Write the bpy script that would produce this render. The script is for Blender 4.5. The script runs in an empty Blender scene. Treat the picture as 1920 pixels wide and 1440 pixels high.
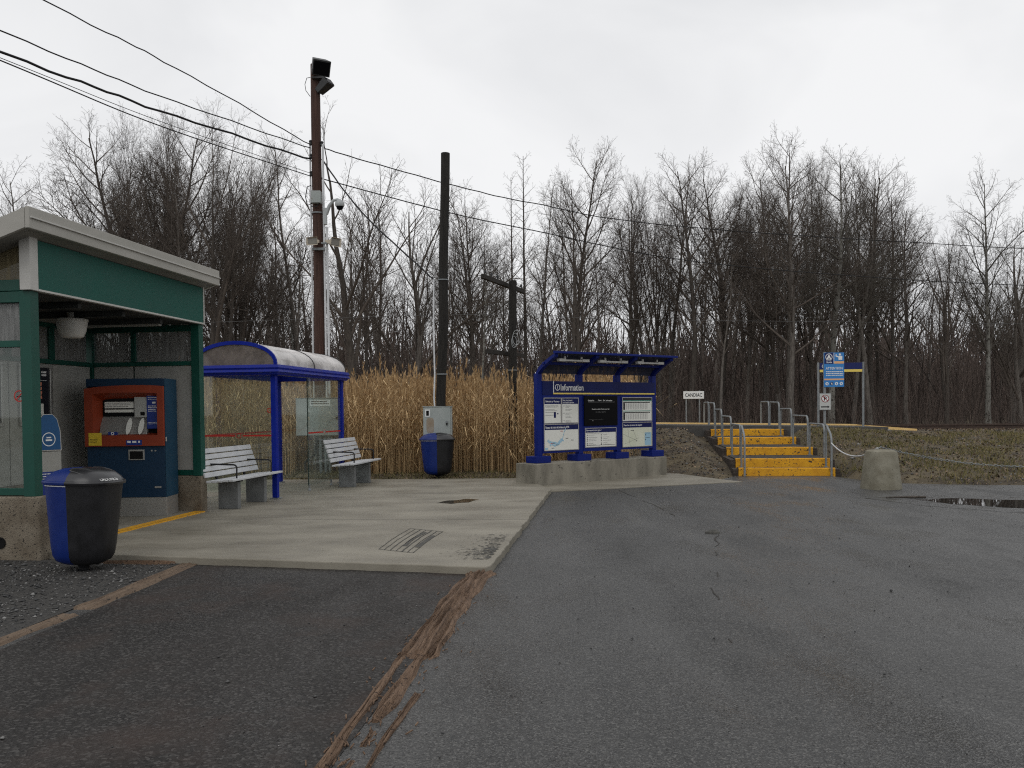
import bpy, math, random
import numpy as np
from mathutils import Vector, Matrix, noise as mnoise
R = math.radians
scene = bpy.context.scene
col = scene.collection
rng = np.random.default_rng(7)
random.seed(11)

# ------------------------------------------------------------------ camera
cam_d = bpy.data.cameras.new('camera')
cam_d.sensor_width = 36.0
cam_d.lens = 30.0
cam_d.shift_y = 0.0454
cam_d.clip_start = 0.1
cam_d.clip_end = 3000
cam = bpy.data.objects.new('camera', cam_d)
col.objects.link(cam)
_p, _r = R(-1.4), R(0.6)
_fw = Vector((0, math.cos(_p), math.sin(_p)))
_u0 = Vector((0, -math.sin(_p), math.cos(_p)))
_r0 = Vector((1, 0, 0))
_up = _u0 * math.cos(_r) + _r0 * math.sin(_r)
_rt = _r0 * math.cos(_r) - _u0 * math.sin(_r)
cam.matrix_world = Matrix(((_rt.x, _up.x, -_fw.x, 0), (_rt.y, _up.y, -_fw.y, 0), (_rt.z, _up.z, -_fw.z, 1.55), (0, 0, 0, 1)))
scene.camera = cam

# ------------------------------------------------------------------ sky, sun, exposure
SUN_EL, SUN_AZ = R(52), R(200)
world = bpy.data.worlds.new('World')
scene.world = world
world.use_nodes = True
wn, wl = world.node_tree.nodes, world.node_tree.links
wn.clear()
w_out = wn.new('ShaderNodeOutputWorld')
w_bg = wn.new('ShaderNodeBackground')
w_bg.inputs['Strength'].default_value = 0.1
w_sky = wn.new('ShaderNodeTexSky')
w_sky.sky_type = 'NISHITA'
w_sky.sun_disc = False
w_sky.sun_elevation = SUN_EL
w_sky.sun_rotation = SUN_AZ
w_hs = wn.new('ShaderNodeHueSaturation')
w_hs.inputs['Saturation'].default_value = 0.25
w_tc = wn.new('ShaderNodeTexCoord')
w_mp = wn.new('ShaderNodeMapping')
w_mp.inputs['Scale'].default_value = (1.0, 1.0, 2.2)
w_no = wn.new('ShaderNodeTexNoise')
w_no.inputs['Scale'].default_value = 1.7
w_no.inputs['Detail'].default_value = 5
w_no.inputs['Roughness'].default_value = 0.5
w_no.inputs['Distortion'].default_value = 0.6
w_cr = wn.new('ShaderNodeValToRGB')
w_cr.color_ramp.elements[0].position = 0.30
w_cr.color_ramp.elements[0].color = (7.0, 7.12, 7.35, 1)
w_cr.color_ramp.elements[1].position = 0.62
w_cr.color_ramp.elements[1].color = (9.3, 9.35, 9.45, 1)
w_mx = wn.new('ShaderNodeMix')
w_mx.data_type = 'RGBA'
w_mx.inputs[0].default_value = 0.95
wl.new(w_sky.outputs['Color'], w_hs.inputs['Color'])
wl.new(w_tc.outputs['Generated'], w_mp.inputs['Vector'])
wl.new(w_mp.outputs['Vector'], w_no.inputs['Vector'])
wl.new(w_no.outputs['Fac'], w_cr.inputs['Fac'])
wl.new(w_hs.outputs['Color'], w_mx.inputs[6])
wl.new(w_cr.outputs['Color'], w_mx.inputs[7])
wl.new(w_mx.outputs[2], w_bg.inputs['Color'])
wl.new(w_bg.outputs['Background'], w_out.inputs['Surface'])

sun_d = bpy.data.lights.new('sun', 'SUN')
sun_d.energy = 0.5
sun_d.angle = R(35)
sun_d.color = (1.0, 0.97, 0.93)
sun = bpy.data.objects.new('sun', sun_d)
col.objects.link(sun)
# light comes from behind the camera, a little to the left, high up
sdir = Vector((math.sin(SUN_AZ) * math.cos(SUN_EL), math.cos(SUN_AZ) * math.cos(SUN_EL), math.sin(SUN_EL)))
sun.rotation_euler = sdir.to_track_quat('Z', 'Y').to_euler()
sun.location = (0, -10, 30)

vs = scene.view_settings
vs.view_transform = 'Standard'
vs.look = 'None'
vs.gamma = 1.0
vs.exposure = 0.0
vs.use_curve_mapping = False
scene.cycles.max_bounces = 8
scene.cycles.transparent_max_bounces = 24
scene.cycles.use_denoising = False
scene.cycles.pixel_filter_type = 'BLACKMAN_HARRIS'
scene.cycles.filter_width = 1.15

# ------------------------------------------------------------------ materials
def _mat(name):
    m = bpy.data.materials.new(name)
    m.use_nodes = True
    n, l = m.node_tree.nodes, m.node_tree.links
    return m, n, l, n['Principled BSDF']

def mat(name, c1, c2=None, scale=4.0, rough=0.6, rough2=None, bump=0.0, bscale=60.0, metal=0.0, spec=0.3, stretch=(1, 1, 1), detail=6, lo=0.35, hi=0.65, dist=0.0, speck=None):
    """Principled material: noise mix of two colours, noise roughness, noise bump; object coordinates."""
    m, n, l, b = _mat(name)
    b.inputs['Metallic'].default_value = metal
    b.inputs['Specular IOR Level'].default_value = spec
    b.inputs['Roughness'].default_value = rough
    b.inputs['Base Color'].default_value = (*c1, 1)
    tc = n.new('ShaderNodeTexCoord')
    mp = n.new('ShaderNodeMapping')
    mp.inputs['Scale'].default_value = stretch
    l.new(tc.outputs['Object'], mp.inputs['Vector'])
    if c2 is not None or rough2 is not None:
        no = n.new('ShaderNodeTexNoise')
        no.inputs['Scale'].default_value = scale
        no.inputs['Detail'].default_value = detail
        no.inputs['Roughness'].default_value = 0.6
        no.inputs['Distortion'].default_value = dist
        l.new(mp.outputs['Vector'], no.inputs['Vector'])
        mr = n.new('ShaderNodeMapRange')
        mr.inputs['From Min'].default_value = lo
        mr.inputs['From Max'].default_value = hi
        l.new(no.outputs['Fac'], mr.inputs['Value'])
        if c2 is not None:
            mx = n.new('ShaderNodeMix')
            mx.data_type = 'RGBA'
            mx.inputs[6].default_value = (*c1, 1)
            mx.inputs[7].default_value = (*c2, 1)
            l.new(mr.outputs['Result'], mx.inputs[0])
            out = mx.outputs[2]
            if speck is not None:
                c3, ss, thr = speck
                n3 = n.new('ShaderNodeTexNoise')
                n3.inputs['Scale'].default_value = ss
                n3.inputs['Detail'].default_value = 3
                l.new(tc.outputs['Object'], n3.inputs['Vector'])
                m3 = n.new('ShaderNodeMapRange')
                m3.inputs['From Min'].default_value = thr
                m3.inputs['From Max'].default_value = thr + 0.05
                l.new(n3.outputs['Fac'], m3.inputs['Value'])
                x3 = n.new('ShaderNodeMix')
                x3.data_type = 'RGBA'
                x3.inputs[7].default_value = (*c3, 1)
                l.new(m3.outputs['Result'], x3.inputs[0])
                l.new(out, x3.inputs[6])
                out = x3.outputs[2]
            l.new(out, b.inputs['Base Color'])
        if rough2 is not None:
            m2 = n.new('ShaderNodeMapRange')
            m2.inputs['To Min'].default_value = rough
            m2.inputs['To Max'].default_value = rough2
            m2.inputs['From Min'].default_value = lo
            m2.inputs['From Max'].default_value = hi
            l.new(no.outputs['Fac'], m2.inputs['Value'])
            l.new(m2.outputs['Result'], b.inputs['Roughness'])
    if bump > 0:
        nb = n.new('ShaderNodeTexNoise')
        nb.inputs['Scale'].default_value = bscale
        nb.inputs['Detail'].default_value = 4
        l.new(mp.outputs['Vector'], nb.inputs['Vector'])
        bu = n.new('ShaderNodeBump')
        bu.inputs['Strength'].default_value = min(1.0, bump)
        bu.inputs['Distance'].default_value = 0.02
        l.new(nb.outputs['Fac'], bu.inputs['Height'])
        l.new(bu.outputs['Normal'], b.inputs['Normal'])
    return m

def glass_mat(name, tint=(0.9, 0.93, 0.92), dirt=(0.35, 0.34, 0.31), dirt_amt=0.12, dirt_scale=3.0, ior=1.5, stretch=(1, 1, 1)):
    """Thin dirty glass: tinted transparency, fresnel reflection and a film of dirt."""
    m, n, l, b = _mat(name)
    n.remove(b)
    out = n['Material Output']
    tr = n.new('ShaderNodeBsdfTransparent')
    tr.inputs['Color'].default_value = (*tint, 1)
    gl = n.new('ShaderNodeBsdfGlossy')
    gl.inputs['Roughness'].default_value = 0.03
    gl.inputs['Color'].default_value = (0.9, 0.92, 0.92, 1)
    lw = n.new('ShaderNodeLayerWeight')
    lw.inputs['Blend'].default_value = 0.5
    pw = n.new('ShaderNodeMath')
    pw.operation = 'POWER'
    pw.inputs[1].default_value = 5.0
    ma = n.new('ShaderNodeMath')
    ma.operation = 'MULTIPLY_ADD'
    ma.inputs[1].default_value = 0.9
    ma.inputs[2].default_value = ((ior - 1) / (ior + 1)) ** 2
    l.new(lw.outputs['Facing'], pw.inputs[0])
    l.new(pw.outputs['Value'], ma.inputs[0])
    mx = n.new('ShaderNodeMixShader')
    l.new(ma.outputs['Value'], mx.inputs[0])
    l.new(tr.outputs['BSDF'], mx.inputs[1])
    l.new(gl.outputs['BSDF'], mx.inputs[2])
    df = n.new('ShaderNodeBsdfDiffuse')
    df.inputs['Color'].default_value = (*dirt, 1)
    tc = n.new('ShaderNodeTexCoord')
    mp = n.new('ShaderNodeMapping')
    mp.inputs['Scale'].default_value = stretch
    no = n.new('ShaderNodeTexNoise')
    no.inputs['Scale'].default_value = dirt_scale
    no.inputs['Detail'].default_value = 8
    no.inputs['Roughness'].default_value = 0.7
    l.new(tc.outputs['Object'], mp.inputs['Vector'])
    l.new(mp.outputs['Vector'], no.inputs['Vector'])
    mr = n.new('ShaderNodeMapRange')
    mr.inputs['From Min'].default_value = 0.3
    mr.inputs['From Max'].default_value = 0.75
    mr.inputs['To Min'].default_value = dirt_amt * 0.4
    mr.inputs['To Max'].default_value = dirt_amt * 1.8
    l.new(no.outputs['Fac'], mr.inputs['Value'])
    m2 = n.new('ShaderNodeMixShader')
    l.new(mr.outputs['Result'], m2.inputs[0])
    l.new(mx.outputs['Shader'], m2.inputs[1])
    l.new(df.outputs['BSDF'], m2.inputs[2])
    l.new(m2.outputs['Shader'], out.inputs['Surface'])
    return m

def ground_mat(name, dark, light, stone, wet_rough, dry_rough, grain=95.0, grain_bump=0.5, patch=0.5, tint=None, spec=0.42):
    """Asphalt: chips of stone in a dark binder, broad damp and dry patches."""
    m, n, l, b = _mat(name)
    tc = n.new('ShaderNodeTexCoord')
    def noise(scale, detail=6, rough=0.6, st=None, dist=0.0):
        no = n.new('ShaderNodeTexNoise')
        no.inputs['Scale'].default_value = scale
        no.inputs['Detail'].default_value = detail
        no.inputs['Roughness'].default_value = rough
        no.inputs['Distortion'].default_value = dist
        if st:
            mp = n.new('ShaderNodeMapping')
            mp.inputs['Scale'].default_value = st[:3]
            mp.inputs['Rotation'].default_value = (0, 0, st[3])
            l.new(tc.outputs['Object'], mp.inputs['Vector'])
            l.new(mp.outputs['Vector'], no.inputs['Vector'])
        else:
            l.new(tc.outputs['Object'], no.inputs['Vector'])
        return no.outputs['Fac']
    def mrange(src, a, c, x=0.0, y=1.0):
        mr = n.new('ShaderNodeMapRange')
        mr.inputs['From Min'].default_value = a
        mr.inputs['From Max'].default_value = c
        mr.inputs['To Min'].default_value = x
        mr.inputs['To Max'].default_value = y
        l.new(src, mr.inputs['Value'])
        return mr.outputs['Result']
    def mixc(f, a, c):
        mx = n.new('ShaderNodeMix')
        mx.data_type = 'RGBA'
        l.new(f, mx.inputs[0])
        for s, v in ((6, a), (7, c)):
            if isinstance(v, tuple):
                mx.inputs[s].default_value = (*v, 1)
            else:
                l.new(v, mx.inputs[s])
        return mx.outputs[2]
    broad = mrange(noise(patch, 7, 0.62, dist=0.5), 0.33, 0.67)
    base = mixc(broad, dark, light)
    streak = mrange(noise(0.55, 5, 0.6, st=(2.0, 0.22, 1, R(4))), 0.38, 0.68)
    base = mixc(mrange(streak, 0, 1, 0, 0.85), base, tuple(c * 1.4 for c in light))
    damp = mrange(noise(0.35, 6, 0.6, st=(2.4, 0.5, 1, R(-12)), dist=0.7), 0.52, 0.70, 0, 0.75)
    base = mixc(damp, base, tuple(c * 0.75 for c in dark))
    vo = n.new('ShaderNodeTexVoronoi')
    vo.inputs['Scale'].default_value = grain
    l.new(tc.outputs['Object'], vo.inputs['Vector'])
    sep = n.new('ShaderNodeSeparateColor')
    l.new(vo.outputs['Color'], sep.inputs['Color'])
    chips = mrange(sep.outputs['Red'], 0.62, 1.0, 0.0, 0.9)
    base = mixc(chips, base, stone)
    pits = mrange(sep.outputs['Green'], 0.72, 1.0, 0.0, 0.75)
    base = mixc(pits, base, tuple(c * 0.35 for c in dark))
    fine = mrange(noise(38, 4, 0.7), 0.3, 0.75, 0.0, 0.45)
    base = mixc(fine, base, tuple(c * 0.5 for c in dark))
    if tint:
        base = mixc(mrange(noise(0.9, 5, 0.65), 0.5, 0.72, 0, 0.7), base, tint)
    l.new(base, b.inputs['Base Color'])
    wet = mrange(noise(0.8, 6, 0.6, st=(1.6, 0.7, 1, R(20)), dist=0.4), 0.36, 0.66)
    l.new(mrange(wet, 0, 1, dry_rough, wet_rough), b.inputs['Roughness'])
    b.inputs['Specular IOR Level'].default_value = spec
    bu = n.new('ShaderNodeBump')
    bu.inputs['Strength'].default_value = grain_bump
    bu.inputs['Distance'].default_value = 0.006
    l.new(vo.outputs['Distance'], bu.inputs['Height'])
    b2 = n.new('ShaderNodeBump')
    b2.inputs['Strength'].default_value = 0.35
    b2.inputs['Distance'].default_value = 0.03
    l.new(noise(9, 5, 0.6), b2.inputs['Height'])
    l.new(bu.outputs['Normal'], b2.inputs['Normal'])
    l.new(b2.outputs['Normal'], b.inputs['Normal'])
    return m

def attr_mat(name, c1, c2, rough=0.7, spec=0.3, transl=0.0):
    """Colour picked between two by a per-piece random attribute."""
    m, n, l, b = _mat(name)
    at = n.new('ShaderNodeAttribute')
    at.attribute_name = 'var'
    rp = n.new('ShaderNodeValToRGB')
    rp.color_ramp.elements[0].color = (*c1, 1)
    rp.color_ramp.elements[1].color = (*c2, 1)
    l.new(at.outputs['Fac'], rp.inputs['Fac'])
    l.new(rp.outputs['Color'], b.inputs['Base Color'])
    b.inputs['Roughness'].default_value = rough
    b.inputs['Specular IOR Level'].default_value = spec
    return m

M = {}
M['asphalt'] = ground_mat('asphalt', (0.021, 0.021, 0.0208), (0.066, 0.0655, 0.064), (0.17, 0.167, 0.158), 0.16, 0.60, grain=120.0, grain_bump=0.8)
M['patch'] = ground_mat('worn asphalt', (0.016, 0.0145, 0.0135), (0.030, 0.027, 0.025), (0.095, 0.09, 0.085), 0.42, 0.75, grain=70.0, grain_bump=0.8, tint=(0.050, 0.033, 0.026), spec=0.22)
M['concrete'] = mat('slab concrete', (0.160, 0.144, 0.112), (0.285, 0.263, 0.215), scale=0.9, rough=0.42, rough2=0.7, bump=0.18, bscale=45, detail=9, stretch=(1, 1.7, 1), lo=0.3, hi=0.7, speck=((0.10, 0.095, 0.085), 26, 0.70))
M['old_concrete'] = mat('weathered concrete', (0.13, 0.12, 0.097), (0.27, 0.25, 0.205), scale=2.2, rough=0.85, bump=0.3, bscale=55, stretch=(1.3, 1.3, 0.5), lo=0.32, hi=0.66, speck=((0.07, 0.065, 0.055), 11, 0.66))
M['pitted_concrete'] = mat('pitted stained concrete', (0.13, 0.105, 0.075), (0.25, 0.215, 0.165), scale=3.0, rough=0.9, bump=0.6, bscale=70, lo=0.35, hi=0.65, speck=((0.035, 0.03, 0.026), 48, 0.60))
M['bollard'] = mat('bollard concrete', (0.17, 0.155, 0.115), (0.25, 0.235, 0.185), scale=4, rough=0.9, bump=0.3, bscale=90, speck=((0.10, 0.09, 0.07), 40, 0.64))
M['soil'] = mat('soil and dead grass', (0.050, 0.040, 0.030), (0.125, 0.100, 0.060), scale=1.4, rough=0.95, bump=0.9, bscale=16, detail=10, speck=((0.15, 0.13, 0.10), 22, 0.64))
M['gravel_bed'] = mat('gravel bed', (0.028, 0.027, 0.026), (0.07, 0.066, 0.06), scale=30, rough=0.8, bump=1.0, bscale=55)
M['paint_yellow'] = mat('chipped yellow paint', (0.72, 0.36, 0.016), (0.58, 0.27, 0.014), scale=5, rough=0.62, bump=0.25, bscale=40, speck=((0.055, 0.040, 0.028), 19, 0.60))
M['line_yellow'] = mat('worn yellow line paint', (0.70, 0.36, 0.02), (0.55, 0.27, 0.02), scale=12, rough=0.7, speck=((0.2, 0.18, 0.14), 30, 0.62))
M['tactile'] = mat('platform edge yellow', (0.78, 0.55, 0.24), (0.72, 0.48, 0.18), scale=4, rough=0.6)
M['timber'] = mat('wet brown timber', (0.095, 0.058, 0.037), (0.235, 0.152, 0.098), scale=5, rough=0.75, bump=0.9, bscale=18, stretch=(9, 0.8, 9), lo=0.3, hi=0.7, speck=((0.04, 0.024, 0.016), 34, 0.62))
M['plank'] = mat('grey brown plank', (0.105, 0.072, 0.05), (0.20, 0.145, 0.10), scale=5, rough=0.8, bump=0.8, bscale=24, stretch=(8, 0.7, 8), lo=0.3, hi=0.7, speck=((0.03, 0.025, 0.02), 26, 0.62))
M['dark_timber'] = mat('dark sleeper timber', (0.035, 0.028, 0.023), (0.075, 0.06, 0.05), scale=6, rough=0.85, bump=0.6, bscale=30, stretch=(0.7, 5, 5))
M['tread'] = mat('trodden stair fill', (0.032, 0.030, 0.028), (0.065, 0.060, 0.054), scale=6, rough=0.85, bump=0.7, bscale=80)
M['green'] = mat('green painted steel', (0.002, 0.052, 0.036), (0.003, 0.066, 0.046), scale=2.5, rough=0.42, rough2=0.55, spec=0.4)
M['green_panel'] = mat('green sign panel', (0.002, 0.066, 0.050), (0.003, 0.080, 0.060), scale=1.2, rough=0.5, rough2=0.62, spec=0.35)
M['fascia'] = mat('greige roof metal', (0.33, 0.32, 0.285), (0.40, 0.385, 0.35), scale=1.4, rough=0.5, rough2=0.62, stretch=(1, 1, 3))
M['soffit'] = mat('soffit metal', (0.19, 0.18, 0.16), (0.24, 0.23, 0.205), scale=1.4, rough=0.65)
M['trim'] = mat('pale metal trim', (0.44, 0.43, 0.40), (0.52, 0.51, 0.48), scale=3, rough=0.45)
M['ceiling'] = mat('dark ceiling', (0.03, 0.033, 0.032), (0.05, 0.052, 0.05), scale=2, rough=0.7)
M['wall_panel'] = mat('dusty grey wall panel', (0.27, 0.265, 0.24), (0.35, 0.345, 0.32), scale=2.2, rough=0.75, bump=0.12, bscale=120, speck=((0.18, 0.175, 0.16), 60, 0.63))
M['blue'] = mat('royal blue painted steel', (0.004, 0.014, 0.22), (0.006, 0.020, 0.27), scale=3, rough=0.36, rough2=0.5, spec=0.18, speck=((0.03, 0.035, 0.13), 26, 0.66))
M['navy'] = mat('navy printed board', (0.004, 0.008, 0.07), (0.005, 0.011, 0.085), scale=3, rough=0.4, spec=0.15)
M['kiosk_blue'] = mat('kiosk blue paint', (0.003, 0.011, 0.125), (0.004, 0.015, 0.155), scale=3, rough=0.42, rough2=0.55, spec=0.15, speck=((0.022, 0.026, 0.07), 30, 0.66))
M['roof_poly'] = glass_mat('milky roof sheet', tint=(0.72, 0.70, 0.68), dirt=(0.78, 0.75, 0.73), dirt_amt=0.62, dirt_scale=2.0)
M['tympanum'] = glass_mat('brown tinted sheet', tint=(0.40, 0.34, 0.29), dirt=(0.26, 0.225, 0.20), dirt_amt=0.55, dirt_scale=3.0)
M['glass'] = glass_mat('shelter glass', tint=(0.93, 0.96, 0.945), dirt=(0.40, 0.40, 0.36), dirt_amt=0.055, dirt_scale=2.5, ior=1.5)
M['dirty_glass'] = glass_mat('streaked window glass', tint=(0.52, 0.53, 0.52), dirt=(0.33, 0.33, 0.32), dirt_amt=0.42, dirt_scale=9, stretch=(3, 3, 0.35))
M['clerestory'] = glass_mat('clerestory glass with painted reflections', tint=(0.40, 0.37, 0.30), dirt=(0.24, 0.20, 0.12), dirt_amt=0.5, dirt_scale=4, stretch=(5, 5, 0.4))  # yellowish reflections on this pane are put into its tint and dirt colours
M['canopy_glass'] = glass_mat('kiosk canopy sheet', tint=(0.22, 0.23, 0.27), dirt=(0.045, 0.05, 0.075), dirt_amt=0.8, dirt_scale=4)
M['glass_edge'] = mat('dark glass edge', (0.03, 0.05, 0.045), rough=0.25)
M['red'] = mat('red sticker', (0.42, 0.025, 0.018), rough=0.5)
M['black'] = mat('black plastic', (0.010, 0.010, 0.011), (0.016, 0.016, 0.018), scale=6, rough=0.38, rough2=0.52, bump=0.12, bscale=160)
M['bin_blue'] = mat('blue plastic', (0.004, 0.017, 0.125), (0.005, 0.022, 0.15), scale=5, rough=0.36, rough2=0.48, bump=0.1, bscale=160)
M['lid'] = mat('wet black lid plastic', (0.016, 0.016, 0.018), (0.024, 0.024, 0.026), scale=6, rough=0.22, rough2=0.32, spec=0.55)
M['void'] = mat('dark opening', (0.004, 0.004, 0.004), rough=0.9)
M['white'] = mat('white print', (0.78, 0.78, 0.76), rough=0.5)
M['paper'] = mat('poster paper', (0.66, 0.66, 0.60), (0.72, 0.72, 0.67), scale=2, rough=0.35)
M['map_paper'] = mat('map paper', (0.56, 0.58, 0.45), (0.64, 0.65, 0.54), scale=2.5, rough=0.35)
M['print_grey'] = mat('grey print', (0.20, 0.20, 0.20), rough=0.5)
M['print_black'] = mat('black print', (0.012, 0.012, 0.013), rough=0.4)
M['print_blue'] = mat('pale blue print', (0.30, 0.48, 0.60), rough=0.5)
M['print_teal'] = mat('teal print', (0.10, 0.30, 0.24), rough=0.5)
M['screen'] = mat('dark screen', (0.005, 0.005, 0.006), rough=0.2, spec=0.05)
M['kiosk_yellow'] = mat('yellow stripe', (0.78, 0.60, 0.13), rough=0.5)
M['steel'] = mat('galvanised steel', (0.19, 0.205, 0.21), (0.27, 0.285, 0.29), scale=14, rough=0.45, rough2=0.6, metal=0.35)
M['stainless'] = mat('brushed steel', (0.36, 0.35, 0.33), (0.42, 0.41, 0.39), scale=20, rough=0.4, metal=0.7, stretch=(1, 1, 12))
M['bench_slat'] = mat('pale grey bench slat', (0.50, 0.51, 0.52), (0.58, 0.59, 0.60), scale=6, rough=0.42, rough2=0.55)
M['bench_leg'] = mat('bench leg concrete', (0.13, 0.135, 0.135), (0.18, 0.185, 0.185), scale=5, rough=0.8, bump=0.2, bscale=90)
M['cabinet'] = mat('grey enamel cabinet', (0.30, 0.33, 0.315), (0.36, 0.385, 0.37), scale=3, rough=0.45, rough2=0.6, speck=((0.26, 0.25, 0.21), 5, 0.64))
M['rust'] = mat('rust stain', (0.26, 0.20, 0.14), (0.31, 0.27, 0.215), scale=7, rough=0.8)
M['teal_dark'] = mat('petrol blue machine', (0.004, 0.024, 0.058), (0.006, 0.030, 0.068), scale=3, rough=0.42, rough2=0.55)
M['teal_side'] = mat('petrol blue side', (0.005, 0.036, 0.070), (0.006, 0.042, 0.080), scale=3, rough=0.45, rough2=0.58)
M['orange'] = mat('orange bezel', (0.22, 0.032, 0.011), (0.255, 0.040, 0.013), scale=4, rough=0.45)
M['sticker_yellow'] = mat('yellow notice', (0.62, 0.44, 0.03), (0.7, 0.5, 0.05), scale=8, rough=0.5)
M['machine_blue'] = mat('machine blue label', (0.010, 0.030, 0.20), rough=0.4)
M['poster_dark'] = mat('dark poster', (0.012, 0.013, 0.018), (0.02, 0.02, 0.026), scale=5, rough=0.35)
M['poster_orange'] = mat('salmon print', (0.60, 0.22, 0.14), rough=0.5)
M['lamp_bowl'] = mat('ribbed lamp diffuser', (0.50, 0.49, 0.46), (0.58, 0.57, 0.54), scale=8, rough=0.4)
M['pole_brown'] = mat('brown treated pole', (0.042, 0.021, 0.016), (0.085, 0.045, 0.034), scale=5, rough=0.8, bump=0.5, bscale=40, stretch=(7, 7, 0.3))
M['pole_black'] = mat('creosote pole', (0.010, 0.009, 0.008), (0.026, 0.023, 0.019), scale=6, rough=0.75, bump=0.8, bscale=30, stretch=(6, 6, 0.4))
M['pole_grey'] = mat('weathered dark pole', (0.018, 0.016, 0.014), (0.045, 0.040, 0.034), scale=6, rough=0.85, bump=0.6, bscale=30, stretch=(6, 6, 0.4))
M['conduit'] = mat('white conduit', (0.55, 0.56, 0.57), (0.65, 0.66, 0.67), scale=8, rough=0.45)
M['floodlight'] = mat('dark floodlight housing', (0.030, 0.031, 0.032), (0.045, 0.046, 0.047), scale=6, rough=0.5)
M['cream'] = mat('cream horn plastic', (0.50, 0.44, 0.35), (0.58, 0.52, 0.43), scale=8, rough=0.5)
M['camera_grey'] = mat('camera housing', (0.40, 0.42, 0.42), rough=0.45)
M['cable'] = mat('black cable', (0.010, 0.010, 0.011), rough=0.6)
M['grey_cable'] = mat('grey wire', (0.10, 0.10, 0.10), rough=0.5)
M['sign_blue'] = mat('azure sign', (0.040, 0.21, 0.52), rough=0.45)
M['reader_blue'] = mat('reader blue', (0.010, 0.075, 0.20), rough=0.45)
M['sign_navy'] = mat('dark blue sign', (0.008, 0.016, 0.10), rough=0.45)
M['sign_orange'] = mat('peach band', (0.75, 0.42, 0.20), rough=0.5)
M['sign_grey'] = mat('pale grey sign sheet', (0.48, 0.49, 0.47), rough=0.45)
M['sign_white'] = mat('white sign sheet', (0.72, 0.73, 0.72), rough=0.45)
M['sign_red'] = mat('dark red ring', (0.22, 0.012, 0.016), rough=0.5)
M['rail'] = mat('rusty rail', (0.040, 0.026, 0.020), (0.07, 0.045, 0.034), scale=10, rough=0.6)
M['platform'] = mat('platform asphalt', (0.055, 0.053, 0.05), (0.09, 0.087, 0.082), scale=3, rough=0.7, bump=0.3, bscale=70)
M['bark'] = mat('grey brown bark', (0.080, 0.069, 0.060), (0.17, 0.152, 0.134), scale=5, rough=0.95, bump=0.7, bscale=26, stretch=(3, 3, 0.6))
M['bark_dark'] = mat('dark wet bark', (0.050, 0.042, 0.036), (0.105, 0.090, 0.077), scale=5, rough=0.95, bump=0.7, bscale=26, stretch=(3, 3, 0.6))
M['bark_pale'] = mat('pale poplar bark', (0.13, 0.125, 0.11), (0.22, 0.212, 0.19), scale=2.6, rough=0.9, bump=0.4, bscale=26, stretch=(2, 2, 0.8), speck=((0.045, 0.04, 0.034), 7, 0.57))
M['twig'] = mat('twigs', (0.075, 0.061, 0.051), (0.12, 0.10, 0.084), scale=1.5, rough=0.95)
M['twig_pale'] = mat('pale twigs', (0.075, 0.066, 0.054), (0.11, 0.10, 0.085), scale=1.5, rough=0.95)
M['brush'] = attr_mat('undergrowth stems', (0.038, 0.029, 0.025), (0.17, 0.130, 0.11), rough=0.95)
M['reed'] = attr_mat('dry reed', (0.27, 0.163, 0.075), (0.78, 0.57, 0.31), rough=0.75)
M['grass'] = attr_mat('winter grass', (0.060, 0.068, 0.016), (0.24, 0.19, 0.085), rough=0.85)
M['leaf'] = attr_mat('leaf litter', (0.035, 0.022, 0.014), (0.24, 0.175, 0.115), rough=0.85)
M['stone'] = attr_mat('loose stone', (0.022, 0.022, 0.022), (0.24, 0.235, 0.225), rough=0.55, spec=0.5)
M['stain'] = mat('black tar flecks', (0.055, 0.054, 0.05), (0.10, 0.096, 0.085), scale=20, rough=0.8)
M['film'] = mat('wet concrete film', (0.055, 0.048, 0.038), (0.085, 0.075, 0.058), scale=3, rough=0.03, spec=0.6)
M['seam'] = mat('dirt filled seam', (0.038, 0.035, 0.032), (0.050, 0.046, 0.041), scale=9, rough=0.9)
M['damp'] = mat('damp asphalt', (0.020, 0.020, 0.020), (0.038, 0.038, 0.037), scale=5, rough=0.16, rough2=0.45, bump=0.25, bscale=90, spec=0.5)
M['water'] = mat('puddle water', (0.018, 0.017, 0.015), rough=0.02, spec=0.6)

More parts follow.
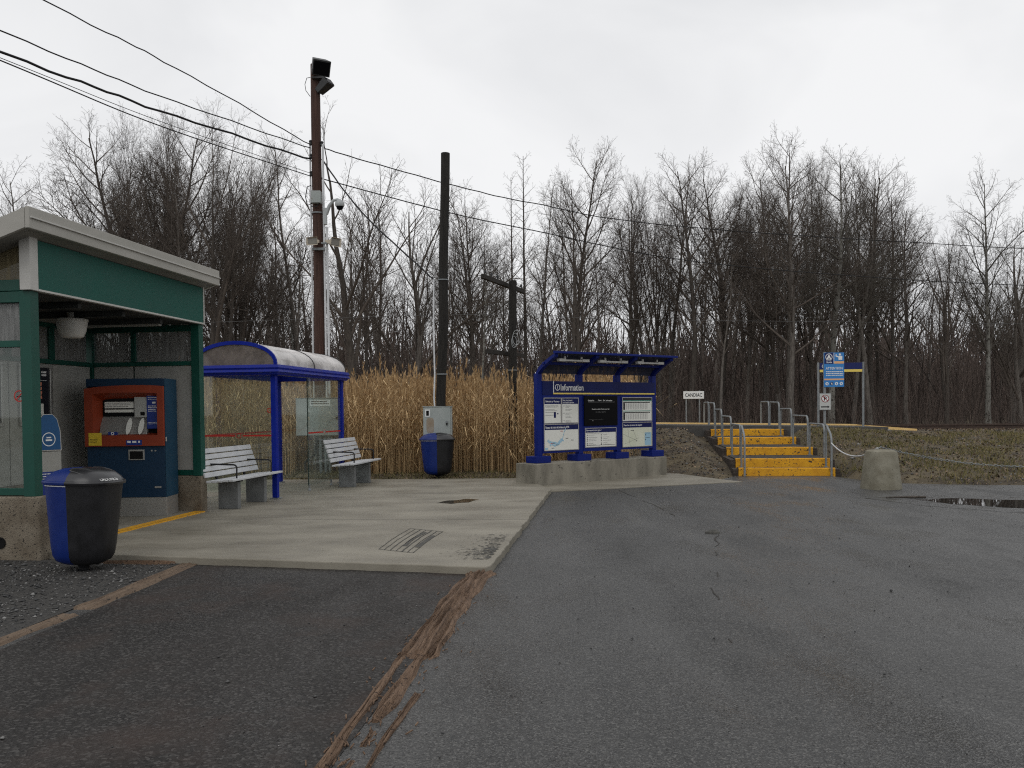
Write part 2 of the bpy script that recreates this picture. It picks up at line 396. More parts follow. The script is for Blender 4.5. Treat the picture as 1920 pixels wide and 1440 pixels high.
# ------------------------------------------------------------------ mesh helpers
class MB:
    def __init__(self):
        self.v, self.f = [], []
    def add(self, vs_, fs):
        o = len(self.v)
        self.v.extend([tuple(p) for p in vs_])
        self.f.extend([tuple(i + o for i in q) for q in fs])
        return self
    def box(self, x0, y0, z0, x1, y1, z1):
        return self.add([(x0, y0, z0), (x1, y0, z0), (x1, y1, z0), (x0, y1, z0), (x0, y0, z1), (x1, y0, z1), (x1, y1, z1), (x0, y1, z1)],
                        [(0, 3, 2, 1), (4, 5, 6, 7), (0, 1, 5, 4), (1, 2, 6, 5), (2, 3, 7, 6), (3, 0, 4, 7)])
    def beam(self, a, b, w, h, up=(0, 0, 1)):
        a, b = Vector(a), Vector(b)
        d = (b - a).normalized()
        upv = Vector(up)
        s = d.cross(upv).normalized()
        t = s.cross(d).normalized()
        q = []
        for p in (a, b):
            q += [p - s * w / 2 - t * h / 2, p + s * w / 2 - t * h / 2, p + s * w / 2 + t * h / 2, p - s * w / 2 + t * h / 2]
        return self.add(q, [(0, 3, 2, 1), (4, 5, 6, 7), (0, 1, 5, 4), (1, 2, 6, 5), (2, 3, 7, 6), (3, 0, 4, 7)])
    def quad(self, pts):
        return self.add(pts, [tuple(range(len(pts)))])
    def prism(self, prof, axis, a, b):
        """profile points (p,q) extruded along axis: 'x' -> (y,z), 'y' -> (x,z), 'z' -> (x,y)."""
        def P(p, q, t):
            return {'x': (t, p, q), 'y': (p, t, q), 'z': (p, q, t)}[axis]
        n = len(prof)
        v = [P(p, q, a) for p, q in prof] + [P(p, q, b) for p, q in prof]
        f = [tuple(range(n - 1, -1, -1)), tuple(range(n, 2 * n))]
        f += [(i, (i + 1) % n, (i + 1) % n + n, i + n) for i in range(n)]
        return self.add(v, f)
    def tube(self, pts, r, n=8, caps=True):
        pts = [Vector(p) for p in pts]
        if not hasattr(r, '__len__'):
            r = [r] * len(pts)
        k = len(pts)
        ref = None
        v, f = [], []
        for i, p in enumerate(pts):
            d = (pts[min(i + 1, k - 1)] - pts[max(i - 1, 0)]).normalized()
            if ref is None:
                ref = Vector((0, 0, 1)) if abs(d.z) < 0.9 else Vector((1, 0, 0))
            s = d.cross(ref).normalized()
            t = s.cross(d).normalized()
            ref = t
            for j in range(n):
                a = 2 * math.pi * j / n
                v.append(p + (s * math.cos(a) + t * math.sin(a)) * r[i])
        for i in range(k - 1):
            for j in range(n):
                f.append((i * n + j, i * n + (j + 1) % n, (i + 1) * n + (j + 1) % n, (i + 1) * n + j))
        if caps:
            f.append(tuple(range(n - 1, -1, -1)))
            f.append(tuple(range((k - 1) * n, k * n)))
        return self.add(v, f)
    def ring(self, c, r0, r1, axis='y', n=28, a0=0.0, a1=2 * math.pi, t=0.0):
        """flat annulus facing -axis at centre c."""
        v, f = [], []
        full = abs(a1 - a0 - 2 * math.pi) < 1e-6
        m_ = n if full else n + 1
        for i in range(m_):
            a = a0 + (a1 - a0) * i / n
            for r in (r0, r1):
                p, q = r * math.cos(a), r * math.sin(a)
                if axis == 'y':
                    v.append((c[0] + p, c[1], c[2] + q))
                elif axis == 'z':
                    v.append((c[0] + p, c[1] + q, c[2]))
                else:
                    v.append((c[0], c[1] + p, c[2] + q))
        for i in range(n):
            j = (i + 1) % m_
            f.append((i * 2, i * 2 + 1, j * 2 + 1, j * 2))
        return self.add(v, f)
    def disc(self, c, r, axis='y', n=24):
        v = []
        for i in range(n):
            a = 2 * math.pi * i / n
            p, q = r * math.cos(a), r * math.sin(a)
            v.append({'y': (c[0] + p, c[1], c[2] + q), 'z': (c[0] + p, c[1] + q, c[2]), 'x': (c[0], c[1] + p, c[2] + q)}[axis])
        return self.add(v, [tuple(range(n))])
    def lathe(self, prof, c=(0, 0, 0), n=24):
        v, f = [], []
        for r, z in prof:
            for j in range(n):
                a = 2 * math.pi * j / n
                v.append((c[0] + r * math.cos(a), c[1] + r * math.sin(a), c[2] + z))
        for i in range(len(prof) - 1):
            for j in range(n):
                f.append((i * n + j, i * n + (j + 1) % n, (i + 1) * n + (j + 1) % n, (i + 1) * n + j))
        return self.add(v, f)
    def mesh(self, name, m):
        me = bpy.data.meshes.new(name)
        me.from_pydata([tuple(p) for p in self.v], [], self.f)
        if m:
            me.materials.append(m)
        me.update()
        return me
    def build(self, name, m, parent=None, smooth=False, bevel=0.0):
        return link(name, self.mesh(name, m), parent, smooth, bevel)

def link(name, me, parent=None, smooth=False, bevel=0.0, loc=None, rot=None):
    o = bpy.data.objects.new(name, me)
    col.objects.link(o)
    if parent is not None:
        o.parent = parent
    if loc is not None:
        o.location = loc
    if rot is not None:
        o.rotation_euler = rot
    if smooth:
        for p in me.polygons:
            p.use_smooth = True
        md = o.modifiers.new('smooth', 'EDGE_SPLIT')
        md.split_angle = R(38)
    if bevel > 0:
        b = o.modifiers.new('bevel', 'BEVEL')
        b.width = bevel
        b.segments = 2
        b.limit_method = 'ANGLE'
        b.angle_limit = R(40)
    return o

def tag(o, label=None, cat=None, group=None, kind=None):
    if label:
        o['label'] = label
    if cat:
        o['category'] = cat
    if group:
        o['group'] = group
    if kind:
        o['kind'] = kind
    return o

def thing(name, label, cat, loc=(0, 0, 0), rz=0.0, group=None):
    o = bpy.data.objects.new(name, None)
    o.empty_display_size = 0.2
    col.objects.link(o)
    o.location = loc
    o.rotation_euler = (0, 0, rz)
    return tag(o, label, cat, group)

def structure(name, mb, m, label, cat=None, smooth=False, bevel=0.0, parent=None):
    o = mb.build(name, m, parent, smooth, bevel)
    return tag(o, label, cat, kind='structure')

def np_mesh(name, verts, tris, m, var=None, quads=None):
    me = bpy.data.meshes.new(name)
    verts = np.asarray(verts, np.float32).reshape(-1, 3)
    nv = len(verts)
    loops, starts, totals = [], [], []
    pos = 0
    for arr, k in ((tris, 3), (quads, 4)):
        if arr is None or len(arr) == 0:
            continue
        arr = np.asarray(arr, np.int32).reshape(-1, k)
        loops.append(arr.ravel())
        starts.append(pos + np.arange(len(arr), dtype=np.int32) * k)
        totals.append(np.full(len(arr), k, np.int32))
        pos += arr.size
    loops = np.concatenate(loops)
    starts = np.concatenate(starts)
    totals = np.concatenate(totals)
    me.vertices.add(nv)
    me.vertices.foreach_set('co', verts.ravel())
    me.loops.add(len(loops))
    me.loops.foreach_set('vertex_index', loops)
    me.polygons.add(len(starts))
    me.polygons.foreach_set('loop_start', starts)
    me.polygons.foreach_set('loop_total', totals)
    me.update(calc_edges=True)
    if var is not None:
        at = me.attributes.new('var', 'FLOAT', 'POINT')
        at.data.foreach_set('value', np.asarray(var, np.float32))
    if m:
        me.materials.append(m)
    return me

_tcache = {}
def text(s, parent, m, cx, cz, w=None, h=None, y=0.0, name='lettering', align='C', facing='-y', bold=0.0, shear=0.0):
    """Lettering as a thin mesh standing in the local xz plane, fitted to width w or cap height h."""
    key = (s, bold)
    if key not in _tcache:
        cu = bpy.data.curves.new('t', 'FONT')
        cu.body = s
        cu.resolution_u = 2
        cu.offset = bold
        cu.extrude = 0.0
        ob = bpy.data.objects.new('t', cu)
        col.objects.link(ob)
        bpy.context.view_layer.update()
        dg = bpy.context.evaluated_depsgraph_get()
        me0 = bpy.data.meshes.new_from_object(ob.evaluated_get(dg))
        vv = np.array([v.co[:] for v in me0.vertices])
        ff = [tuple(p.vertices) for p in me0.polygons]
        bpy.data.objects.remove(ob)
        bpy.data.curves.remove(cu)
        bpy.data.meshes.remove(me0)
        _tcache[key] = (vv, ff)
    vv, ff = _tcache[key]
    x0, x1 = vv[:, 0].min(), vv[:, 0].max()
    z0, z1 = vv[:, 1].min(), vv[:, 1].max()
    sx = sz = None
    if h:
        sz = h / (z1 - z0)
    if w:
        sx = w / (x1 - x0)
    sx = sx or sz
    sz = sz or sx
    mid = (x0 + x1) / 2 if align == 'C' else x0
    X = (vv[:, 0] - mid) * sx + cx
    Z = (vv[:, 1] - (z0 + z1) / 2) * sz + cz
    mb = MB()
    mb.add([(a, y, b) for a, b in zip(X, Z)], ff)
    return mb.build(name, m, parent)

def rect(mb, x0, z0, x1, z1, y):
    return mb.quad([(x0, y, z0), (x1, y, z0), (x1, y, z1), (x0, y, z1)])

def text_lines(mb, x0, z1, w, n, lh, th, y, rag=0.4, seed=0):
    """rows of tiny word-shaped dashes, as unreadable small print."""
    rr = random.Random(seed)
    for i in range(n):
        x = x0
        end = x0 + w * (1 - rag * rr.random())
        z = z1 - i * lh
        while x < end:
            ww = min(end - x, w * rr.uniform(0.04, 0.14))
            rect(mb, x, z - th, x + ww, z, y)
            x += ww + w * 0.018
    return mb

def noise2(x, y, s=1.0, seed=0.0):
    return mnoise.noise(Vector((x * s + seed, y * s - seed, seed * 0.37)))

# ------------------------------------------------------------------ terrain
YB = [(-400, 18.3), (0.3, 18.3), (3.3, 19.5), (3.75, 19.3), (4.3, 18.1), (4.85, 18.9), (5.1, 19.35), (7.25, 19.1), (7.35, 17.3), (8.2, 16.75), (9.9, 16.35), (20, 15.6), (60, 14), (400, 0)]
def yb(x):
    for (xa, ya), (xb, yb_) in zip(YB, YB[1:]):
        if x <= xb:
            return ya + (yb_ - ya) * (x - xa) / (xb - xa)
    return YB[-1][1]
def sst(a, b, t):
    t = min(1.0, max(0.0, (t - a) / (b - a)))
    return t * t * (3 - 2 * t)
def ground_h(x, y):
    d = y - yb(x)
    if d <= -0.12:
        return -0.07
    edge = sst(-0.12, 0.15, d)
    w = sst(1.0, 4.6, x)
    top = 0.91 - 0.15 * sst(9.5, 13.0, x)
    run = max(3.0, 25.6 - yb(x))
    hr = top * min(1.0, max(0.0, d / run)) ** 0.85
    hl = 0.03 + 0.03 * min(d, 2) + (top - 0.09) * sst(24.2, 26.6, y)
    h = hr * w + hl * (1 - w)
    if y > 31.5:
        h -= 0.25 * sst(31.5, 34, y)
    lx = (x - 5.12) * 0.9912 - (y - 19.28) * 0.1323
    ly = (x - 5.12) * 0.1323 + (y - 19.28) * 0.9912
    if -0.75 < lx < 2.75 and -0.3 < ly < 8.2:
        lim = float(np.interp(ly, [-0.3, 0.0, 0.6, 2.3, 4.4, 6.3, 8.2], [-0.05, -0.03, 0.10, 0.24, 0.40, 0.56, 0.80]))
        k = min(1.0, (lx + 0.75) / 0.4, (2.75 - lx) / 0.4)
        h = h + (min(h, lim) - h) * k
    rough = 0.035 * noise2(x, y, 0.8, 3.1) + 0.018 * noise2(x, y, 3.3, 9.2)
    rough *= min(1.0, max(0, d) / 0.5)
    if 25.8 < y < 31.5:
        rough *= 0.3
    return -0.07 * (1 - edge) + (h + rough) * edge
xs = sorted(set([-900, -500, -250, -120, -70, -45, -30, -22, -16] + [round(-12 + 0.3 * i, 3) for i in range(int(34 / 0.3) + 1)] + [24, 28, 34, 45, 70, 120, 250, 500, 900]))
ys = sorted(set([-400, -120, -40, -15, 0, 8, 13] + [round(14 + 0.25 * i, 3) for i in range(int(20 / 0.25) + 1)] + [35, 36, 38, 41, 45, 50, 60, 75, 100, 150, 260, 500, 1200]))
mb = MB()
mb.v = [(x, y, ground_h(x, y)) for y in ys for x in xs]
nx = len(xs)
mb.f = [(j * nx + i, j * nx + i + 1, (j + 1) * nx + i + 1, (j + 1) * nx + i) for j in range(len(ys) - 1) for i in range(nx - 1)]
structure('ground', mb, M['soil'], 'brown soil bank with dead grass rising behind the asphalt to the tracks', 'ground', smooth=True)

# asphalt lot: one sheet at z = 0, its far edge follows the bank
edge_pts = []
for i in range(0, 141):
    x = -30 + i * 0.5
    y = yb(x) - 0.02 + 0.10 * noise2(x, 0, 0.9, 5.0) + 0.04 * noise2(x, 0, 3.7, 1.0)
    edge_pts.append((x, min(y, yb(x) + 0.06), 0.0))
mb = MB()
mb.quad([(-30, -25, 0.0), (40, -25, 0.0)] + edge_pts[::-1])
lot = structure('parking_lot', mb, M['asphalt'], 'damp grey asphalt of the station parking lot', 'pavement')

# brown seam wandering across the lot
mb = MB()
seam = [(1.95, 17.0), (2.28, 13.2), (2.30, 11.6), (2.52, 10.5), (2.12, 8.9), (1.72, 7.3), (1.48, 6.0), (1.40, 5.35), (1.46, 4.85)]
sp_ = []
for (a_, b_) in zip(seam, seam[1:]):
    for k in range(14):
        t_ = k / 14
        x = a_[0] + (b_[0] - a_[0]) * t_
        y = a_[1] + (b_[1] - a_[1]) * t_
        sp_.append((x + 0.05 * noise2(x, y, 3.0, 4) + 0.02 * noise2(x, y, 11.0, 8), y, 0.006 + max(0.0, 0.014 * noise2(x, y, 2.2, 1) + 0.012 * noise2(x, y, 9.0, 3) - 0.004)))
for (p, q) in zip(sp_, sp_[1:]):
    if p[2] > 0.0061 or q[2] > 0.0061:
        mb.quad([(p[0] - p[2], p[1], 0.0035), (p[0] + p[2], p[1], 0.0035), (q[0] + q[2], q[1], 0.0035), (q[0] - q[2], q[1], 0.0035)])
mb.build('seam', M['seam'], lot)

# worn brown asphalt between the two timbers in front of the slab
mb = MB()
left = [(-3.22, 8.86), (-3.26, 7.6), (-3.34, 6.4), (-3.42, 5.0), (-3.55, 3.0), (-3.7, -2.0)]
right = [(-0.9, -2.0), (-0.86, 1.5), (-0.8, 3.7), (-0.62, 5.3), (-0.48, 7.2), (-0.35, 8.3)]
mb.quad([(x, y, 0.004) for x, y in left + right])
structure('asphalt_apron', mb, M['patch'], 'dark brown worn asphalt strip between the plank and the rotten timber', 'pavement')

# gravel bed by the ticket shelter
mb = MB()
mb.quad([(x, y, 0.008) for x, y in [(-9, 9.2), (-9, 2), (-4.2, 1.0), (-3.75, 3.0), (-3.62, 5.0), (-3.52, 6.4), (-3.44, 7.6), (-3.4, 8.82), (-4.2, 9.0)]])
structure('gravel_bed', mb, M['gravel_bed'], 'patch of dark wet gravel around the near bin', 'gravel')

# concrete slab and its flush apron under the information kiosk
slab_pts = [(-9.5, 9.75), (-5.4, 9.25), (-4.35, 8.93), (-0.26, 7.97), (-0.21, 8.05), (0.1, 10.6), (0.72, 15.86), (0.66, 15.98), (0.2, 18.25), (-2.0, 18.35), (-9.5, 18.9)]
_sp = []
for _a, _b in zip(slab_pts, slab_pts[1:] + slab_pts[:1]):
    _n = max(1, int(math.dist(_a, _b) / 0.09)) if max(_a[1], _b[1]) < 16.5 and max(_a[0], _b[0]) > -4.4 else 1
    for _k in range(_n):
        x, y = _a[0] + (_b[0] - _a[0]) * _k / _n, _a[1] + (_b[1] - _a[1]) * _k / _n
        amp = 0.016 if _n > 1 else 0.0
        _sp.append((x + amp * noise2(x, y, 5, 2.0) + amp * 0.6 * noise2(x, y, 17, 4.0), y + amp * noise2(x, y, 5, 7.0) + amp * 0.6 * noise2(x, y, 17, 9.0)))
slab_pts = _sp
n_ = len(slab_pts)
mb = MB()
mb.add([(x, y, -0.05) for x, y in slab_pts] + [(x, y, 0.08) for x, y in slab_pts], [tuple(range(n_, 2 * n_))] + [(i, (i + 1) % n_, (i + 1) % n_ + n_, i + n_) for i in range(n_)])
slab = structure('concrete_slab', mb, M['concrete'], 'pale concrete slab under the shelters and benches', 'slab', bevel=0.012)
ap = [(0.70, 15.93), (1.6, 16.28), (3.0, 16.9), (4.75, 17.6), (4.3, 18.1), (3.75, 19.25), (3.3, 19.45), (0.3, 18.25), (0.26, 17.9)]
n_ = len(ap)
def apz(x, y):
    return 0.012 + 0.055 * max(0.0, min(1.0, (y - 15.9 - (x - 0.7) * 0.42) / 1.2))
mb = MB()
mb.add([(x, y, -0.05) for x, y in ap] + [(x, y, apz(x, y)) for x, y in ap] + [(1.9, 17.7, 0.05)], [(i + n_, (i + 1) % n_ + n_, 2 * n_) for i in range(n_)] + [(i, (i + 1) % n_, (i + 1) % n_ + n_, i + n_) for i in range(n_)])
structure('concrete_apron', mb, M['concrete'], 'thin concrete apron around the kiosk plinth, flush with the asphalt', 'slab')

for (xa, ya, xb, yb_) in ((-4.2, 11.7, 0.2, 11.35), (-3.9, 15.15, 0.62, 14.95)):
    mb = MB()
    q1, q2 = [], []
    for k in range(41):
        t_ = k / 40
        x, y = xa + (xb - xa) * t_, ya + (yb_ - ya) * t_
        w_ = 0.004 + 0.003 * noise2(x, y, 6, 1)
        q1.append((x, y - w_ + 0.006 * noise2(x, y, 2, 3), 0.0832))
        q2.append((x, y + w_ + 0.006 * noise2(x, y, 2, 3), 0.0832))
    mb.quad(q1 + q2[::-1])
    mb.build('control_joint', M['stain'], slab)
# marks on the slab: scored grid and tar flecks
mb = MB()
def gp(u, v):
    # bilinear over the scored grid's corners
    a, b, c, d = np.array((-1.43, 9.04)), np.array((-1.03, 8.78)), np.array((-1.28, 10.61)), np.array((-0.85, 10.3))
    bend = np.array((0.02, 0)) * math.sin(v * math.pi)
    return (a * (1 - u) + b * u) * (1 - v) + (c * (1 - u) + d * u) * v - bend
def scribble(pts, w):
    for (p, q) in zip(pts, pts[1:]):
        p, q = np.array(p), np.array(q)
        d = q - p
        s = np.array((-d[1], d[0])) / (np.linalg.norm(d) + 1e-9) * w / 2
        mb.quad([(*(p - s), 0.084), (*(q - s), 0.084), (*(q + s), 0.084), (*(p + s), 0.084)])
for i in range(7):
    u = i / 6
    scribble([gp(u, k / 9) + np.array((random.uniform(-.004, .004), 0)) for k in range(10)], random.uniform(0.008, 0.016))
scribble([gp(k / 6, 0.0) for k in range(7)], 0.012)
scribble([gp(k / 6, 1.0) for k in range(7)], 0.012)
scribble([gp(0.55 + 0.02 * math.sin(k), k / 9) for k in range(2, 9)], 0.045)
scribble([gp(0.93, k / 9) for k in range(2, 8)], 0.05)
mb.build('scored_grid', M['stain'], slab)
fl_v, fl_f = [], []
for k in range(3600):
    t = rng.random()
    cx = -0.12 - abs(rng.normal(0, 0.22)) + 0.02
    cy = rng.uniform(8.35, 10.2)
    cx = cx + (cy - 8.4) * 0.09
    if rng.random() > math.exp(-((cy - 8.75) / 0.35) ** 2) * 1.0 + 0.22 * math.exp(-((cy - 9.6) / 0.35) ** 2) + 0.04:
        continue
    if cx > -0.24 + (cy - 8.0) * 0.12 - 0.05:
        continue
    s = (0.002 + rng.gamma(1.6, 0.0026)) * (1.3 if cx > -0.3 else 1.0)
    a0 = rng.uniform(0, 6.28)
    o = len(fl_v)
    kk = 6
    for j in range(kk):
        a = a0 + j * 6.28 / kk
        rr = s * rng.uniform(0.5, 1.2)
        fl_v.append((cx + rr * math.cos(a) * 2.0, cy + rr * math.sin(a) * 0.8 - rr * math.cos(a) * 0.1, 0.0838 + 0.0004 * rng.random()))
    fl_f.append(tuple(range(o, o + kk)))
mb = MB()
mb.v, mb.f = fl_v, fl_f
tag(mb.build('tar_flecks', M['stain'], slab), kind='stuff')

def puddle(name, pts, z, label, seed=1, m='water'):
    out = []
    n = len(pts)
    for i in range(n):
        p, q = Vector(pts[i]), Vector(pts[(i + 1) % n])
        for k in range(6):
            r = p.lerp(q, k / 6)
            out.append((r.x + 0.05 * noise2(r.x, r.y, 4, seed), r.y + 0.12 * noise2(r.x, r.y, 4, seed + 5), z))
    m_ = MB()
    m_.quad(out)
    structure(name, m_, M[m], label, 'puddle')
puddle('puddle', [(-1.22, 13.5), (-1.0, 13.42), (-0.72, 13.62), (-0.55, 13.95), (-0.75, 14.1), (-1.05, 13.85)], 0.084, 'small shallow puddle lying on the concrete slab', m='film')
puddle('damp_patch', [(5.9, 14.35), (6.3, 13.2), (7.1, 12.3), (8.2, 11.7), (11.5, 11.3), (12, 13.6), (9.6, 14.0), (8.2, 14.35), (7.0, 14.75)], 0.0022, 'dark damp asphalt around the long puddle', 8, m='damp')
puddle('puddle', [(6.6, 13.95), (6.9, 13.3), (7.5, 12.7), (8.4, 12.2), (10.5, 11.9), (11, 13.2), (9.4, 13.45), (8.2, 13.75), (7.3, 14.15)], 0.004, 'long puddle on the asphalt beside the concrete bollard', 3)

# ------------------------------------------------------------------ platform and track
plat = thing('platform', 'low asphalt train platform with a yellow edge strip', 'platform', (0, 0, 0))
plat['kind'] = 'structure'
def pz(x):
    return 1.0 - 0.016 * (x - 5.8)
def py_far(x):
    return 29.2 - 0.17 * (x - 5.8)
def py_near(x):
    return 26.0 - 0.17 * (x - 5.8) + 0.35
def strip(mb_, xa, xb, d0, d1, t0, t1, n=8):
    """strip along the platform between distances d0, d1 from the track edge and height offsets."""
    for i in range(n):
        x0 = xa + (xb - xa) * i / n
        x1 = xa + (xb - xa) * (i + 1) / n
        q = []
        for (x) in (x0, x1):
            q.append([(x, py_far(x) - d0, pz(x) + t0), (x, py_far(x) - d1, pz(x) + t0), (x, py_far(x) - d1, pz(x) + t1), (x, py_far(x) - d0, pz(x) + t1)])
        a, b = q
        mb_.add(a + b, [(0, 4, 5, 1), (3, 2, 6, 7), (1, 5, 6, 2), (0, 3, 7, 4), (0, 1, 2, 3), (4, 7, 6, 5)])
    return mb_
strip(MB(), -14, 11.2, 0.0, 2.9, -0.55, 0.0, 14).build('platform_body', M['platform'], plat)
strip(MB(), -14, 11.2, 0.02, 0.60, 0.002, 0.045, 14).build('yellow_edge_strip', M['tactile'], plat)
mb = MB()
x0, x1 = 11.2, 12.6
mb.add([(x0, py_far(x0), pz(x0) + 0.045), (x0, py_far(x0) - 1.5, pz(x0) + 0.03), (x1, py_far(x1) - 1.5, pz(x1) - 0.07), (x1, py_far(x1), pz(x1) - 0.06),
        (x0, py_far(x0), 0.4), (x0, py_far(x0) - 1.5, 0.4), (x1, py_far(x1) - 1.5, 0.4), (x1, py_far(x1), 0.4)],
       [(0, 1, 2, 3), (1, 5, 6, 2), (2, 6, 7, 3), (0, 3, 7, 4), (0, 4, 5, 1)])
mb.build('yellow_end_ramp', M['tactile'], plat)

track = thing('railway_track', 'rusty railway track running past the end of the platform', 'track', (0, 0, 0))
def rail_prof(mb_, off):
    pr = [(-0.065, 0), (0.065, 0), (0.065, 0.02), (0.012, 0.035), (0.012, 0.12), (0.035, 0.13), (0.035, 0.16), (-0.035, 0.16), (-0.035, 0.13), (-0.012, 0.12), (-0.012, 0.035), (-0.065, 0.02)]
    xa, xb = -60.0, 90.0
    n = len(pr)
    v = [(xa, py_far(xa) + off + p, 0.74 + q) for p, q in pr] + [(xb, py_far(xb) + off + p, 0.74 + q) for p, q in pr]
    mb_.add(v, [(i, (i + 1) % n, (i + 1) % n + n, i + n) for i in range(n)])
    return mb_
for off in (0.55, 1.985):
    rail_prof(MB(), off).build('rail', M['rail'], track)
sl = MB().box(-0.11, -0.35, 0.0, 0.11, 2.1, 0.11).mesh('sleeper', M['dark_timber'])
for i in range(40):
    x = 10.8 + i * 0.6
    link('sleeper', sl, track, loc=(x, py_far(x) + 0.5, 0.66), rot=(0, 0, R(-9.6)))

# ------------------------------------------------------------------ stairs
st = thing('timber_stairs', 'wide outdoor stairs with chipped yellow timber risers climbing to the platform', 'stairs', (5.12, 19.28, 0), R(-7.6))
SW = 2.1
risers = [0.0, 0.52, 2.3, 4.4, 6.3, 7.6]
SZ = 0.18
for i in range(5):
    y0, y1 = risers[i], risers[i + 1]
    z = SZ * i
    mb = MB()
    # slightly wavy riser beam
    k = 10
    v, f = [], []
    for j in range(k + 1):
        x = SW * j / k
        dz = 0.012 * noise2(x, i, 1.7, 2.2)
        dy = 0.015 * noise2(x, i, 2.3, 7.2)
        v += [(x, y0 + dy, z - 0.06), (x, y0 + dy, z + SZ + dz - 0.012), (x, y0 + 0.02 + dy, z + SZ + dz), (x, y0 + 0.11, z + SZ + dz), (x, y0 + 0.11, z - 0.06)]
    for j in range(k):
        for q in range(5):
            f.append((j * 5 + q, (j + 1) * 5 + q, (j + 1) * 5 + (q + 1) % 5, j * 5 + (q + 1) % 5))
    f += [(0, 1, 2, 3, 4), tuple(range(k * 5 + 4, k * 5 - 1, -1))]
    mb.add(v, f)
    mb.build('riser', M['paint_yellow'], st)
    mb = MB().box(0.02, y0 + 0.111, z - 0.05, SW - 0.02, y1 + 0.02, z + SZ - 0.018 if i < 4 else z + SZ - 0.004)
    mb.build('tread', M['tread'], st)
    for sx in (-0.12, SW):
        MB().box(sx, y0 + 0.03, z - 0.25, sx + 0.12, y1 - 0.005, z + SZ - 0.03).build('side_timber', M['dark_timber'], st, bevel=0.01)

def hoop(x, ya, za, yb_, zb, zt_far, zt_near, label):
    """steel hoop: near leg at ya (ground za), far leg at yb (ground zb)."""
    t = thing('handrail_hoop', label, 'handrail', group='steel handrail hoops along the stairs')
    t.matrix_world = st_m
    pts = [(x, ya, za)]
    rr = 0.16
    pts.append((x, ya, zt_near - rr))
    sl_ = (zt_far - zt_near) / (yb_ - ya)
    for k in range(1, 6):
        a = k / 6 * math.pi / 2
        pts.append((x, ya + rr * (1 - math.cos(a)), zt_near - rr + rr * math.sin(a) + sl_ * rr * (1 - math.cos(a))))
    pts.append((x, ya + rr, zt_near + sl_ * rr))
    pts.append((x, yb_ - 0.06, zt_far))
    pts.append((x, yb_ - 0.015, zt_far - 0.015))
    pts.append((x, yb_, zt_far - 0.06))
    pts.append((x, yb_, zb))
    MB().tube(pts, 0.024, 10).build('hoop_tube', M['steel'], t, smooth=True)
    for yy, zz in ((ya, za), (yb_, zb)):
        MB().lathe([(0.0, 0.012), (0.055, 0.012), (0.055, -0.02), (0.0, -0.02)], (x, yy, zz + 0.004), 12).build('foot_plate', M['steel'], t)
    return t
st_m = Matrix.Translation((5.12, 19.28, 0)) @ Matrix.Rotation(R(-7.6), 4, 'Z')
ordn = ['lowest', 'second', 'third', 'fourth', 'fifth', 'topmost']
spec = [(-0.08, 0.0, 0.45, 0.18, 1.12, 0.90), (0.62, 0.36, 2.2, 0.36, 1.13, 1.13), (2.42, 0.54, 4.3, 0.54, 1.31, 1.31),
        (4.55, 0.72, 6.2, 0.72, 1.49, 1.49), (6.45, 0.9, 8.1, 0.9, 1.70, 1.68), (8.3, 0.93, 9.9, 0.93, 1.72, 1.72)]
for side, x in (('left', 0.12), ('right', SW - 0.1)):
    for i, (ya, za, yb_, zb, zf, zn) in enumerate(spec):
        zz = za if i == 0 else za
        which = ('%s galvanised steel hoop rail on the %s side of the yellow stairs' % (ordn[i], 'kiosk' if side == 'left' else 'parking sign'))
        hoop(x, ya, za - 0.02, yb_, zb - 0.02, zf, zn, which)

# ------------------------------------------------------------------ ticket shelter
TSX = thing('ticket_shelter', 'green framed ticket shelter with a sloping grey roof and glazed side', 'shelter', (-5.12, 9.1, 0), math.atan2(3.6, 0.46))
LX, LY = 3.62, 1.60
def part(name, m, parent, *boxes, bevel=0.004):
    b = MB()
    for q in boxes:
        b.box(*q)
    return b.build(name, m, parent, bevel=bevel)
base = part('plinth_wall', M['pitted_concrete'], TSX, (-0.10, -0.14, -0.05, 0.10, LY + 0.25, 0.68), bevel=0.015)
part('plinth_wall', M['pitted_concrete'], TSX, (LX - 0.06, -0.06, -0.05, LX + 0.12, LY + 0.25, 0.62), bevel=0.015)
part('plinth_wall', M['pitted_concrete'], TSX, (0.102, LY + 0.02, -0.05, LX - 0.062, LY + 0.22, 0.62), bevel=0.015)
mb = MB()
mb.add(*(lambda n=20: ([(-0.115, 0.32 + 0.062 * math.cos(2 * math.pi * i / n), 0.19 + 0.062 * math.sin(2 * math.pi * i / n)) for i in range(n)] +
                       [(-0.115, 0.32 + 0.05 * math.cos(2 * math.pi * i / n), 0.19 + 0.05 * math.sin(2 * math.pi * i / n)) for i in range(n)] +
                       [(-0.103, 0.32 + 0.05 * math.cos(2 * math.pi * i / n), 0.19 + 0.05 * math.sin(2 * math.pi * i / n)) for i in range(n)] +
                       [(-0.09, 0.32 + 0.062 * math.cos(2 * math.pi * i / n), 0.19 + 0.062 * math.sin(2 * math.pi * i / n)) for i in range(n)],
                       [(i, (i + 1) % n, (i + 1) % n + n, i + n) for i in range(n)] + [(i + n, (i + 1) % n + n, (i + 1) % n + 2 * n, i + 2 * n) for i in range(n)] +
                       [(i, i + 3 * n, (i + 1) % n + 3 * n, (i + 1) % n) for i in range(n)] + [tuple(range(2 * n, 3 * n))]))())
mb.build('drain_pipe', M['void'], base)
